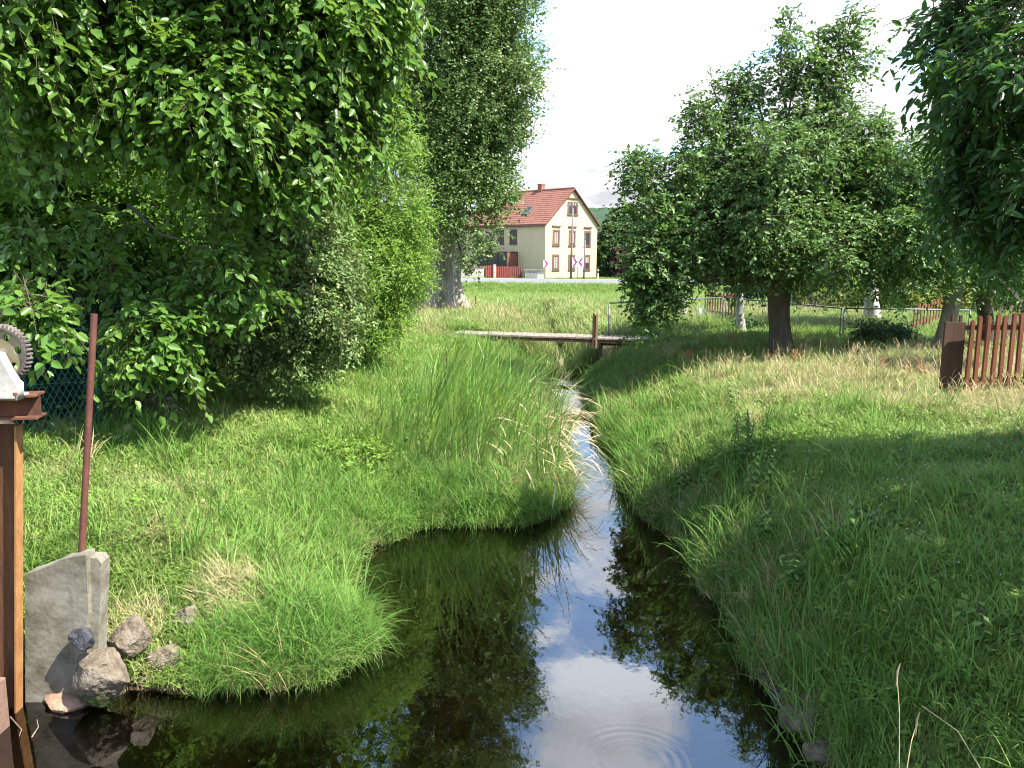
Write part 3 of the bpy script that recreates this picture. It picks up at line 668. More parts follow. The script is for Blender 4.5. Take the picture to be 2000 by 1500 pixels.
small_tree('apple_tree', 'apple tree with a straight pale trunk behind the wire fence panels', (g.x, g.y), aty(1700, 540, g.y), .21,
  B((1680,440,21.5,1.6),(1760,480,21.5,1.4),(1620,500,21.5,1.2),(1800,400,22,1.5),(1700,545,21,.6),(1770,545,21,.6)), lf_apple, bark_lime, 32, 2600, per=9, tlen=.34, sub=6)
g = atz(1447, 655, 1.15)
small_tree('fruit_tree', 'young fruit tree with a limewashed trunk beside the corner of the wire panels', (g.x, g.y), aty(1440, 520, g.y), .105,
  B((1420,470,g.y,1.1),(1480,440,g.y,1.1),(1390,500,g.y,.7),(1350,430,g.y+.5,.9)), lf_apple, bark_lime, 33, 1500, per=9, tlen=.32, sub=5, flare=.12)
g = atz(1918, 690, 1.15)
small_tree('plum_tree', 'plum tree with a dark twin trunk behind the near picket fence', (g.x+.1, g.y), aty(1915, 540, g.y), .15,
  B((1930,430,16,1.2),(2000,480,15.8,1.2),(1980,300,16.5,1.5),(1960,520,15.6,.6)), lf_near, bark_apple, 34, 2200, per=9, tlen=.3, sub=6)
g = atz(1952, 690, 1.2)
small_tree('fruit_tree', 'fruit tree with a white painted leaning trunk just behind the near pickets', (g.x-.35, g.y-3.4), aty(1948, 540, g.y-3.4), .055,
  B((1975,470,12.6,.5),(2020,500,12.6,.7),(1960,520,12.5,.25)), lf_near, surf('white painted bark', [(.45, .46, .48), (.75, .76, .78)], 6, .9, .4), 35, 700, per=9, tlen=.25, sub=5, flare=.1)

# --- the dark tree overhead at the right, close by
t = empty('cherry_tree', (6.6, 5.4, Hs(6.6, 5.4)-.05), label='dark overhanging tree filling the upper right corner close to the camera', cat='tree')
z0 = t.location.z
trunk_mesh([(6.6, 5.4, z0+.3*i) for i in range(8)], [.2]*8, .3, 5, .05, seed=9).build('trunk', bark_grey, t, smooth=True)
cb = B((1900,420,7.6,.3),(1985,470,7.3,.22),(1900,330,7.8,.2),(1960,90,6.6,.4),(1905,60,7.3,.40),(1985,150,7.2,.55),(1880,150,7.6,.22),(1870,200,7.6,.16),(1935,235,7.4,.38),(1990,330,7.2,.5),(1930,340,7.5,.35),(2010,60,7,.6),(1975,430,7.3,.30),(1880,10,7.4,.22),(1890,265,7.8,.16),(1835,25,7.5,.08),(1775,40,7.5,.02))
cb += [(5.9,5.7,4.4,1.0,1.0,.9),(6.4,5.6,4.6,1.5,1.5,1.2),(7.6,5.0,4.5,1.5,1.5,1.3),(5.2,5.2,4.3,.9,.9,.7),(6.6,6.0,3.7,1.0,.9,1.0),(6.8,3.6,4.5,1.3,1.3,1.1),(5.2,3.8,4.6,.9,.9,.7),(5.0,2.8,4.5,1.0,1.0,.8),(6.2,2.4,4.4,1.2,1.2,.9),(8.4,5.6,4.2,1.4,1.3,1.2),(4.4,4.6,4.9,.6,.6,.4)]  # unseen lobes out of view, added to cast shade on the right bank
leaves('crown', cb, lf_near, t, size=.105, width=.40, stem=bark_twig, twigs=7800, per=10, tlen=.30, droop=.5, seed=41, sub=6, hang=.45, fill=.35)
m = MB()
for q, b in enumerate(cb): limb(m, (6.6, 5.4, z0+1.9), b[:3], .07, .008, 6, .1, 7, 100+q)
m.build('limbs', bark_grey, t, smooth=True)
# a single long-leaved spray reaching left
sp = [aty(1990, 60, 7.2), aty(1860, 25, 7.4), aty(1780, 30, 7.5), aty(1722, 52, 7.5)]
m = MB(); m.tube(sp, [.012, .008, .005, .003], 5); m.build('reaching_twig', bark_twig, t)

# --- big-leaved tree at the upper left
t = empty('plum_tree', (-5.6, 8.6, Hs(-5.6, 8.6)-.05), label='large broad-leaved tree overhanging the left bank from the top left corner', cat='tree')
z0 = t.location.z
trunk_mesh([(-5.6, 8.6, z0+.3*i) for i in range(9)], [.19]*9, .3, 5, .05, seed=10).build('trunk', bark_apple, t, smooth=True)
pb = B((300,-180,8.8,1.2),(500,-180,8.8,1.2),(120,-150,8.4,1.2),(660,-90,9.2,.7),(300,-20,8.8,1.1),(450,60,8.8,.9),(590,60,9.2,.9),(690,110,9.5,.5),(735,190,9.7,.30),(770,225,9.8,.12),(190,90,8.4,.65),(330,170,8.5,.65),(470,200,8.7,.75),(590,220,9.1,.75),(690,250,9.6,.30),(530,340,8.9,.38),(600,310,9.2,.28),(410,150,8.4,.6),(430,290,8.8,.4),  # leading lobes lie above the view, added to shade the hollow below
  (140,215,8.2,.24),(125,265,8.2,.17),(150,300,8.2,.14),(250,230,8.5,.22),(250,190,8.4,.4),(700,20,9.4,.6),(560,-60,9,1.0),(440,470,9.0,.26),(460,530,9.0,.26),(500,585,9.1,.20),(410,590,9.0,.22),(380,560,9.2,.2),(300,625,8.7,.34),(330,690,8.7,.27),(270,660,8.7,.25),(360,640,8.8,.25),(60,590,7.6,.20),(100,610,7.7,.14),(20,620,7.6,.16),
  (50,60,7.6,.42),(20,-10,7.4,.5),(30,150,7.9,.24),(30,230,8.2,.2),(150,0,8,.6),(200,440,9.4,.25),(230,540,9.2,.2),(60,470,8.4,.2),(440,380,9.2,.3))
leaves('crown', pb, lf_plum, t, size=.115, width=.56, stem=bark_twig, twigs=6600, per=9, tlen=.34, droop=.6, seed=51, sub=5, hang=.55, fill=.5, lean=(.15, -.2, -.1))
m = MB()

m.tube([aty(250,400,9.6), aty(315,458,8.8), aty(360,470,8.6), aty(410,490,8.5)], [.02, .016, .012, .005], 6)
m.build('limbs', bark_apple, t, smooth=True)

# --- the tree behind it, in shade
def bulk(name, label, base, blobs, mat, seed, twigs, size=.12, trunk_r=.2, h=2.2, cat='tree', bark=None, group=None, **kw):
    z0 = Hs(*base)-.05; t = empty(name, (base[0], base[1], z0), label=label, cat=cat, group=group)
    trunk_mesh([(base[0], base[1], z0+h*i/6) for i in range(7)], [trunk_r]*7, .3, 5, .05, seed=seed, n=12).build('trunk', bark or bark_apple, t, smooth=True)
    leaves('crown', blobs, mat, t, size=size, twigs=twigs, seed=seed, **kw)
    m = MB()
    for q, b in enumerate(blobs[:14]): limb(m, (base[0], base[1], z0+h*.93), b[:3], trunk_r*.35, .012, 6, .12, 6, seed+q)
    m.build('limbs', bark or bark_apple, t, smooth=True); return t
bulk('garden_tree', 'shaded garden tree behind the green mesh fence at far left', (-8.2, 12.5), B((30,180,10.2,.55),(70,270,10.0,.5),(0,300,9.6,.5),(140,180,10.6,.6),(60,300,11.6,.8),(180,380,11.6,.8),(80,420,11.4,.7),(260,330,11.8,.8),(340,400,11.6,.7),(150,480,11.2,.7),(30,500,11,.6),(60,350,12.2,1.6),(230,420,12.6,1.5),(120,520,11.6,1.0),(280,540,11.8,.9),(380,450,12.6,1.2),(-60,200,12,1.8),(100,150,12.6,1.7),(-80,450,11,1.5),(10,560,10.6,.7),(330,620,11.6,.6)), lf_plum, 61, 8000, size=.11, per=9, tlen=.35, fill=.3, sub=6)
bulk('garden_tree', 'tall garden tree hidden deep behind the pear tree on the left', (-6.5, 17.5), B((350,200,17,2.4),(550,250,17.5,2.2),(420,430,17,2.0),(200,100,17,2.6),(600,60,17.5,2.2),(500,-60,17.5,2.4),(620,430,17,1.4),(300,-80,17,2.5),(700,60,18,1.0)), lf_plum, 62, 4200, size=.15, per=9, tlen=.45, fill=.3, sub=6, trunk_r=.28)
bulk('garden_tree', 'leftmost garden tree standing beyond the mesh fence in deep shade', (-13, 19), [(-13,19,5,4,3.5,3.5),(-10,20,7,3.5,3,3.5),(-16,18,6,3.5,3,4),(-11,18,3,2.4,2.2,1.8),(-15,18,2.8,2.6,2.2,2)], lf_plum, 63, 3000, size=.22, per=9, tlen=.6, fill=.2, sub=7, trunk_r=.3)

# --- pear tree with fruit
bxy = (-3.9, 12.2)
pe = B((470,430,10.6,.5),(540,400,10.6,.5),(680,640,10.8,.3),(520,440,11.2,.55),(600,420,11.2,.55),(560,520,11.0,.75),(500,620,11.0,.65),(620,600,11.2,.6),(650,500,11.4,.5),(480,700,11.1,.28),(570,690,11.0,.36),(430,560,11.4,.55),(440,650,11.4,.4),(640,670,11.2,.35),(580,350,11.6,.5),(670,570,11.5,.35),(520,720,11.1,.22),(610,725,11.2,.15))
t = bulk('pear_tree', 'low pear tree hung with small pale green pears in front of the mesh fence', bxy, pe, lf_pear, 71, 5200, stem=bark_twig, size=.062, width=.5, per=9, tlen=.24, droop=.5, fill=.45, sub=6, hang=.4, trunk_r=.1, h=1.0)
fruit = surf('pale pear skin', [(.33, .38, .13), (.48, .48, .20)], 12, .5, .1, .002)
def pear_mesh():
    m = MB(); prof = [(0, -.022), (.014, -.020), (.023, -.010), (.025, .0), (.021, .012), (.012, .024), (.007, .030), (.002, .034), (.0015, .055), (0, .056)]
    n = 8; V = []; F = []
    for rr, z in prof: V += [(max(rr, .0004)*math.cos(6.2832*k/n), max(rr, .0004)*math.sin(6.2832*k/n), z) for k in range(n)]
    for i in range(len(prof)-1):
        for k in range(n): F.append((i*n+k, i*n+(k+1) % n, (i+1)*n+(k+1) % n, (i+1)*n+k))
    m.add(V, F); return m
pr = np.random.default_rng(4); first = None
for q in range(84):
    b = pe[pr.integers(0, 14)]; d = unit(pr.normal(size=3)+np.array([.3, -1.6, 0])); p = np.array(b[:3])+d*np.array(b[3:6])*1.03
    loc = Vector(p)-t.location; s = pr.uniform(.8, 1.25)
    if first is None: first = pear_mesh().build('pear', fruit, t, smooth=True, local=True); o = first
    else: o = first.copy(); COL.objects.link(o); o.parent = t
    o.location = loc; o.scale = (s, s, s); o.rotation_euler = (pr.normal(0, .2), pr.normal(0, .2), 0)

# --- pale fine-leaved shrub between pear tree and poplar
sh = B((720,310,14.6,.8),(770,420,14.6,.7),(740,510,14.4,.85),(690,590,14.2,.65),(800,490,14.6,.42),(660,430,14.6,.8),(700,210,15,.45),(780,300,14.8,.35),(680,650,14,.3),(740,590,14.2,.45),(790,560,14.4,.3),(640,540,14.2,.6),(800,430,14.5,.4),(790,510,14.2,.4),(770,640,14,.2),(720,640,14,.35),(825,545,14.5,.16),(830,490,14.4,.12),(755,235,15,.3),(815,380,14.7,.25),(775,600,14.3,.25))
t = bulk('elder_shrub', 'tall pale green shrub with fine leaves beside the poplar trunk', (-3.1, 14.6), sh, lf_light, 81, 7600, size=.055, width=.36, per=12, tlen=.32, droop=.45, fill=.45, sub=7, hang=.2, trunk_r=.07, h=1.0, cat='shrub')

# --- the big poplar
px0, py0 = -2.6, 28.0; pz = Hs(px0, py0)-.1
t = empty('poplar_tree', (px0, py0, pz), label='huge Lombardy poplar with a thick fluted trunk standing at the left of the meadow', cat='tree')
trunk_mesh([(px0+.05*i, py0, pz+.38*i) for i in range(13)], [.66, .63, .60, .57, .55, .54, .53, .52, .50, .47, .44, .40, .36], .62, 7, .10, n=56, seed=14).build('trunk', bark_poplar, t, smooth=True)
pr = np.random.default_rng(8); pbl = []
cx = -1.9
for zc, hw in ((5.2,1.9),(6.1,2.6),(7.0,3.0),(8.4,3.1),(10,3.1),(11.6,3.2),(13.6,3.1),(15.8,2.8),(18,2.5),(20.3,2.0),(22.4,1.4),(24.2,.8)):
    for a in range(6):
        th = a*1.047+zc*.7; rr = hw*.62
        pbl.append((cx+math.cos(th)*rr*(.85+.3*pr.random()), py0+math.sin(th)*rr*.85, zc+pr.normal(0, .35), hw*.34, hw*.34, 1.35))
    pbl.append((cx, py0, zc, hw*.5, hw*.5, 1.2))
pbl += [(cx+1.05, py0-1.2, 4.0, .55, .5, .8), (cx+.65, py0-1.5, 3.4, .45, .4, .6), (cx+.35, py0-1.6, 2.75, .3, .3, .45), (cx+.2, py0-1.7, 3.8, .6, .5, .7), (cx+1.5, py0-1, 5.0, .6, .6, .9), (cx+.4, py0-1.8, 4.8, .8, .5, 1.0), (cx-.5, py0-1.8, 5.2, .8, .5, 1.0), (cx-1.2, py0-1, 4.0, .7, .7, .8)]
leaves('crown', pbl, lf_poplar, t, size=.085, width=.85, twigs=30000, per=9, tlen=.50, droop=.05, seed=91, sub=6, subr=.5, up=.8, fill=.5, hang=.25)
m = MB()
for q, b in enumerate(pbl[::2]): limb(m, (px0+.5, py0, max(pz+3.6, min(b[2]-3, 19))), b[:3], .10, .02, 6, .06, 7, 300+q)
m.tube([(px0+.5, py0, pz+3.8), (cx, py0, 9), (cx, py0, 15), (cx, py0, 23)], [.38, .30, .2, .04], 9)
m.build('limbs', bark_apple, t, smooth=True)

# --- trees by the house and beyond the garden
def far_tree(label, x, y, h, w, seed, mat=None, n=5, twigs=1300, group=None, name='broadleaf_tree', size=.42, cat='tree', z=None):
    q = np.random.default_rng(seed); z0 = (Hs(x, y) if z is None else z); bl = [(x, y, z0+h*.62, w*.42, w*.42, h*.33)]
    for _ in range(n): a = q.uniform(0, 6.28); bl.append((x+math.cos(a)*w*.28, y+math.sin(a)*w*.28, z0+h*q.uniform(.28, .8), w*.26, w*.26, h*.2))
    bl.append((x, y-.1*w, z0+h*.22, w*.38, w*.3, h*.18))
    t = empty(name, (x, y, z0), label=label, cat=cat, group=group)
    m = MB(); m.tube([(x, y, z0-.1), (x+.05, y, z0+h*.2), (x, y, z0+h*.6)], [w*.05, w*.04, w*.02], 8); m.build('trunk', bark_apple, t, smooth=True)
    leaves('crown', bl, mat or lf_wood, t, size=size, width=.75, twigs=twigs, per=8, tlen=h*.09, seed=seed, sub=8, fill=.3, hang=.2)
    return t
p = aty(1198, 545, 93); far_tree('round green tree directly right of the cream house', p.x, 93, 6.6, 5.2, 401, twigs=2400, size=.34)
p = aty(1178, 545, 92); far_tree('low leafy tree against the right wall of the cream house', p.x, 90.5, 4.3, 3.4, 402, twigs=1600, size=.28)
p = aty(1214, 540, 88); far_tree('dark purple-leaved bush beside the road', p.x, 88, 3.3, 2.6, 403, mat=lf_purple, name='purple_bush', size=.26, cat='bush', twigs=1300)
for q, (u, d, h, w) in enumerate(((1245,96,8.5,7),(1300,92,7.5,8),(1380,88,8,8),(1460,84,7.6,8),(1550,80,7.2,8),(1640,84,8.4,9),(1740,80,7.8,8),(1850,78,8.8,9),(1960,76,9,9),(2060,74,9,9))):
    p = aty(u, 545, d)
    far_tree(['tall green tree behind the purple bush, left end of the row beyond the orchard', 'second tree from the left in the row beyond the orchard', 'third tree from the left in the row beyond the orchard', 'fourth tree from the left in the row beyond the orchard', 'fifth tree from the left in the row beyond the orchard', 'sixth tree from the left in the row beyond the orchard', 'seventh tree from the left in the row beyond the orchard', 'eighth tree from the left, beyond the orchard, near the right edge', 'ninth tree from the left, beyond the orchard, at the right edge', 'last tree of the row beyond the orchard, past the right edge'][q], p.x, d, h, w, 410+q, group='trees in a row beyond the orchard', twigs=1500, size=.4)
for q, (u, d, h, w) in enumerate(((900,120,6.5,7),(820,110,7,8),(720,100,7.5,9),(600,100,8,9))):
    p = aty(u, 545, d)
    far_tree(['tree behind the cream house, rightmost of those left of it', 'tree beyond the road behind the poplar', 'tree beyond the road left of the poplar', 'leftmost tree beyond the road'][q], p.x, d, h, w, 430+q, group='trees beyond the road at left', twigs=1000, size=.45)

# dark shrubbery and yellowish canes behind the orchard
def shrub(label, px, py, d, w, h, mat, seed, twigs=700, size=.09, name='shrub', cat='shrub', group=None):
    p = aty(px, py, d); z0 = Hs(p.x, d); q = np.random.default_rng(seed); t = empty(name, (p.x, d, z0), label=label, cat=cat, group=group)
    bl = [(p.x+q.uniform(-.4, .4)*w, d+q.uniform(-.25, .25)*w, z0+h*q.uniform(.25, .72), w*.27, w*.25, h*.30) for _ in range(7)]
    leaves('foliage', bl, mat, t, size=size, twigs=twigs, per=8, tlen=.25, seed=seed, sub=5, fill=.2)
    for b in bl[:4]: m = MB(); m.tube([(p.x+(b[0]-p.x)*.3, b[1], z0-.05), (b[0], b[1], z0+h*.4), (b[0]+.05, b[1], b[2])], [.02, .014, .006], 5); m.build('stem', bark_twig, t)
    return t
for q, (u, v, d, w, h, mt, lab) in enumerate(((1500,600,34,3.2,1.9,lf_spruce,'dark rounded bush behind the apple trunk, left end of the garden row'),(1575,605,33,2.6,1.4,lf_yellow,'yellowish cane bush left of the low concrete block'),(1650,610,31,2.8,1.3,lf_yellow,'yellowish cane bush right of the low concrete block'),
  (1735,610,30,2.4,1.5,lf_yellow,'yellowish bush right of the pale apple trunk'),(1790,612,29,2.2,1.3,lf_yellow,'yellow-green bush left of the far red pickets'),(1870,610,29,2.8,1.5,lf_yellow,'yellow-green bush behind the slanting trunk'),(1620,590,40,5,2.6,lf_spruce,'dark bush behind the yellowish canes, left one'),(1740,585,40,5,2.8,lf_spruce,'dark bush behind the yellowish canes, middle one'),(1860,585,38,5,2.8,lf_spruce,'dark bush behind the yellowish canes, right one'),(1980,600,30,4.5,2.6,lf_spruce,'dark bush at the right edge behind the dark pickets'))):
    shrub(lab, u, v, d, w, h, mt, 450+q, 900, .10 if mt is lf_yellow else .16)
shrub('low dark bramble mound under the wire panel between the two apple trunks', 1722, 665, 17.2, 1.55, .55, lf_bramble, 470, 700, .07, name='bramble', cat='bramble')
shrub('small leafy clump around the foot of the limewashed young trunk', 1462, 655, 20.6, .9, .32, lf_bramble, 471, 220, .07, name='weed_clump', cat='weed')

# dark conifer hedge behind the mesh fence
t = empty('conifer_hedge', (-5.9, 10.3, Hs(-5.9, 10.3)), label='dark bluish evergreen hedge behind the green mesh fence', cat='hedge')
hb = B((60,700,9.9,.45),(120,690,10,.5),(185,720,10.2,.5),(60,790,9.6,.4),(130,790,9.9,.4),(20,640,9.6,.5),(250,700,10.8,.5),(-20,780,9.2,.5),(110,640,10.3,.45),(310,690,11.4,.5),(205,780,10.3,.3),(380,680,12.4,.5),(270,640,11,.4),(-90,700,9,.6))
leaves('foliage', hb, lf_spruce, t, size=.075, width=.30, twigs=3600, per=12, tlen=.28, droop=.2, seed=95, sub=6, fill=.3)
for b in hb[::3]: m = MB(); m.tube([(b[0], b[1]+.1, 1.0), (b[0], b[1]+.1, b[2])], [.04, .02], 6); m.build('stem', bark_apple, t)
shrub('ivy and bindweed climbing the mesh fence behind the rusty pipe', 205, 815, 9.6, .42, .75, lf_light, 472, 90, .07, name='climbing_vine', cat='vine')
shrub('dry tangled bramble at the foot of the mesh fence', 300, 780, 10.3, .7, .42, leafmat('dry bramble', (.12, .12, .06), (.25, .23, .13), (.3, .3, .12), .2, .7), 473, 120, .05, name='bramble', cat='bramble')
p_ = hit(680, 905)
shrub('patch of bright broad-leaved weeds in the left lawn beside the reeds', 670, 905, p_.y, 1.0, .22, lf_light, 476, 300, .05, name='weed_patch', cat='weeds')
shrub('small leafy undergrowth under the pear tree', 385, 735, 11.6, 1.1, .42, lf_light, 474, 260, .05, name='undergrowth', cat='shrub')
shrub('leafy sapling around the thin post on the left bank', 700, 690, 14.6, .8, .5, lf_light, 475, 160, .05, name='sapling', cat='shrub')

# nettles and docks on the right bank: each a plant of its own
def weed(label, x, y, h, seed, mat, name='nettle_plant', cat='nettle', stems=4, group=None, leaf=.08, lean=.1, spike=None):
    q = random.Random(seed); z0 = Hs(x, y)-.02; t = empty(name, (x, y, z0), label=label, cat=cat, group=group)
    for s in range(stems):
        a = q.uniform(0, 6.28); p0 = Vector((x+math.cos(a)*.07*stems**.5*q.random(), y+math.sin(a)*.07*stems**.5*q.random(), z0)); hh = h*q.uniform(.65, 1); tip = p0+Vector((q.uniform(-lean, lean)*hh*2, q.uniform(-lean, lean)*hh, hh))
        m = MB(); V = []; Qd = []; rn = []
        m.tube([p0, p0.lerp(tip, .5)+Vector((.01, 0, 0)), tip], [.005, .004, .0025], 5)
        if spike:
            for k in range(22):
                f = .42+.58*k/22; c = p0.lerp(tip, f); a = k*2.4; d = Vector((math.cos(a), math.sin(a), .8)).normalized()*.032*(1.25-f*.8)
                m.tube([c, c+d*.5, c+d], [.004, .013*(1.3-f*.6), .003], 5)
            m.build('seed_spike', mat, t); continue
        n = int(hh/.04)
        for k in range(n):
            f = .15+.85*k/n; c = p0.lerp(tip, f); l = leaf*(1.15-.55*f)*q.uniform(.8, 1.2); a0 = k*1.57+q.uniform(-.3, .3)
            for side in (0, math.pi):
                d = Vector((math.cos(a0+side), math.sin(a0+side), q.uniform(-.5, .15))).normalized(); sd = d.cross(Vector((0, 0, 1))).normalized(); b = len(V)
                V += [c, c+d*l*.4+sd*l*.3, c+d*l+Vector((0, 0, -l*.2)), c+d*l*.4-sd*l*.3]; Qd.append((b, b+1, b+2, b+3)); rn += [q.random()]*4
        st = m.build('stem', bark_twig, t)
        npmesh('leaves', [tuple(v) for v in V], quads=Qd, mat=mat, attrs=dict(rnd=np.array(rn)))
        lv = bpy.context.scene.collection.objects[-1]; lv.data.transform(base_matrix(t).inverted()); lv.parent = st
    return t
rs = random.Random(3)
for px, py, z, h, lab, st in ((1447, 905, 1.0, .72, 'tall nettle clump standing in the sun on the right slope', 9), (1420, 930, .95, .5, 'shorter nettle clump left of the tall one on the right slope', 6), (1345, 965, .6, .42, 'nettle clump at the edge of the shade on the right bank', 7), (1290, 985, .4, .35, 'low nettle clump nearest the narrow channel on the right bank', 6),
   (1490, 960, 1.05, .5, 'nettle in the upper shaded grass of the right bank', 3), (1620, 1090, 1.1, .36, 'leafy nettle clump in the middle of the shaded bank', 8), (1700, 1050, 1.15, .34, 'leafy nettle clump right of the middle of the shaded bank', 7), (1560, 1150, 1.0, .35, 'nettle clump low on the shaded bank', 6), (1500, 1060, .95, .34, 'nettle clump left on the shaded bank above the water', 6), (1430, 800, 1.1, .45, 'lone nettle stalk in the sunny right lawn', 3), (1900, 1260, 1.2, .3, 'nettle clump near the right edge of the photo', 5)):
    p = hit(px, py); weed(lab, p.x, p.y, h, int(px), lf_nettle, stems=st)
dock = surf('rusty dock seed', [(.30, .12, .05), (.5, .25, .10)], 10, .8)
dockp = surf('pale dock seed', [(.38, .27, .10), (.5, .38, .17)], 10, .8)
for q, (px, py, c, lab) in enumerate(((1345, 712, 0, 'rust red dock stalk at the front edge of the apple shade'), (1385, 712, 1, 'pale dock stalk just right of the rust red one'), (1490, 712, 1, 'pale dock stalk left of the apple trunk foot'), (1572, 706, 1, 'tall pale dock stalk right of the apple trunk foot'), (1660, 706, 1, 'pale dock stalk under the wire panel post'), (1545, 716, 0, 'rusty dock stalk at the foot of the apple trunk'), (1722, 730, 0, 'rusty dock stalk in the dry lawn before the bramble'), (1790, 742, 0, 'rusty dock stalk nearest the wide brown gate board'))):
    p = hit(px, py); weed(lab, p.x, p.y, .36, 500+q, dock if c == 0 else dockp, name='dock_plant', cat='dock', stems=4, spike=True)
# single long straws at the lower right
straw = surf('straw', [(.28, .23, .13), (.38, .31, .18)], 10, .7)
for q, (a, b, lab) in enumerate(((((1800, 1378)), (1945, 1500), 'long dry straw slanting down at the lower right'), ((1790, 1415), (1768, 1500), 'upright dry grass stalk at the lower right edge of the bank'), ((1752, 1320), (1760, 1480), 'thin green grass stalk above the rocks at lower right'))):
    pb_ = atz(b[0], b[1], .95); pt = aty(a[0], a[1], pb_.y+.25); m = MB(); m.tube([pb_-Vector((0, 0, .1)), pb_.lerp(pt, .5)+Vector((0, 0, .02)), pt], [.002, .0017, .0012], 5)
    if q: m.tube([pt-Vector((0, 0, .05)), pt+Vector((0, 0, .02)), pt+Vector((.01, 0, .06))], [.002, .005, .0015], 6)
    tag(m.build('dry_stalk', straw), lab, 'grass stalk')

# ------------------------------------------------------------------ things
rust = surf('rusty steel', [(.06, .028, .018), (.14, .055, .03), (.26, .12, .05)], 5, .85, .5, .006, stretch=(1, 1, .4))
rust_shaded = surf('shaded rusted web', [(.05, .022, .012), (.12, .05, .022), (.20, .10, .035)], 5, .85, .5, .006, stretch=(1.5, 1.5, .25))  # rust, its colour darkened for the shade the flange casts on the web
rust_red = surf('rust red paint', [(.075, .028, .02), (.14, .052, .038)], 6, .7, .3, .003)
rust_sunlit = surf('sunlit orange rust', [(.22, .09, .03), (.36, .19, .07)], 10, .85, .4, .004, stretch=(1, 1, .5))  # rust, its colour brightened to orange for sun on the flange face
concrete = surf('weathered concrete', [(.085, .075, .05), (.18, .165, .125), (.25, .24, .20)], 4.5, .95, .35, .006, scale2=40)
rockm = surf('mossy rock', [(.07, .055, .035), (.15, .12, .085), (.21, .18, .14)], 5, .95, .8, .03, scale2=22)
rock_red = surf('pink sandstone', [(.22, .13, .085), (.34, .22, .15)], 5, .9, .6, .02)
rock_dark = surf('dark basalt', [(.03, .03, .035), (.07, .07, .08)], 4, .8, .7, .02)
galv = surf('galvanised steel', [(.11, .12, .13), (.20, .21, .22)], 20, .5, .1, .002, metal=.4)
wood_red = surf('red-brown stained wood', [(.11, .035, .018), (.21, .078, .035)], 4, .8, .5, .004, stretch=(3, 3, .4))
wood_dark = surf('dark brown wood', [(.055, .03, .02), (.10, .055, .035)], 4, .85, .5, .004, stretch=(3, 3, .4))
wood_grey = surf('grey weathered planks', [(.16, .135, .11), (.30, .26, .21)], 5, .9, .6, .006, stretch=(3, .5, 3))
cream = surf('cream painted cast iron', [(.17, .14, .07), (.33, .29, .17)], 4, .7, .3, .004)
whitep = surf('chipped white paint', [(.30, .28, .23), (.46, .44, .40)], 5, .7, .3, .003)
grey_iron = surf('dull grey iron', [(.06, .05, .045), (.18, .15, .13)], 14, .8, .5, .005)

# rusty pipe standing behind the concrete wing wall
a = atz(159, 1090, .98); b = aty(184, 613, a.y+.12)
m = MB(); n = 14; d = (b-a).normalized(); m.tube([a-d*.3, a, a.lerp(b, .5), b], [.0215]*4, n, cap=False)
m.tube([b, b-d*.08], [.017, .017], n, cap=False)
ring = MB(); t = empty('steel_pipe', a, label='upright rust brown steel pipe standing behind the concrete wall', cat='pipe')
m.build('pipe', rust_red, t, smooth=True)
V = []; x = d.orthogonal().normalized(); y = d.cross(x)
ring.tube([b-d*.012, b+d*.001], [.0225, .0225], n, cap=False); ring.build('rim', rust_red, t)

# concrete wing wall
t = empty('concrete_wall', atz(120, 1385, 0), label='weathered concrete wing wall with a broken slanting top at the left water edge', cat='wall')
yw = 5.12
def fp(px, py, y=yw): p = aty(px, py, y); return (p.x, p.z)
def rough_block(poly, y0, y1, name, mat, seed, amp=.012, step=.06):
    """extruded outline, subdivided and roughened"""
    bm = bmesh.new(); f = bm.faces.new([bm.verts.new((x, y0, z)) for x, z in poly]); ext = bmesh.ops.extrude_face_region(bm, geom=[f])
    for v in [e for e in ext['geom'] if isinstance(e, bmesh.types.BMVert)]: v.co.y = y1
    bmesh.ops.triangulate(bm, faces=bm.faces[:])
    for _ in range(5):
        es = [e for e in bm.edges if e.calc_length() > step]
        if not es: break
        bmesh.ops.subdivide_edges(bm, edges=es, cuts=1); bmesh.ops.triangulate(bm, faces=bm.faces[:])
    bmesh.ops.recalc_face_normals(bm, faces=bm.faces); q = random.Random(seed)
    from mathutils import noise as mn
    for v in bm.verts:
        nn = mn.noise_vector(v.co*7+Vector((seed, 0, 0)))*amp+mn.noise_vector(v.co*30)*amp*.45; v.co += nn
    me = bpy.data.meshes.new(name); bm.to_mesh(me); bm.free(); me.materials.append(mat)
    o = bpy.data.objects.new(name, me); COL.objects.link(o); return o
poly = [fp(49, 1425), fp(49, 1122), fp(75, 1114), fp(100, 1104), fp(120, 1094), fp(145, 1087), fp(166, 1084), fp(170, 1120), fp(172, 1200), fp(167, 1225), fp(172, 1300), fp(172, 1425)]
o = rough_block(poly, yw, yw+.13, 'main_block', concrete, 1, .0035, .03); place(o, t)
poly = [fp(160, 1400, yw+.05), fp(160, 1130, yw+.05), fp(164, 1090, yw+.05), fp(190, 1090, yw+.05), fp(197, 1100, yw+.05), fp(196, 1160, yw+.05), fp(192, 1230, yw+.05), fp(192, 1400, yw+.05)]
o = rough_block(poly, yw+.05, yw+.17, 'side_slab', concrete, 2, .005, .03); place(o, t)

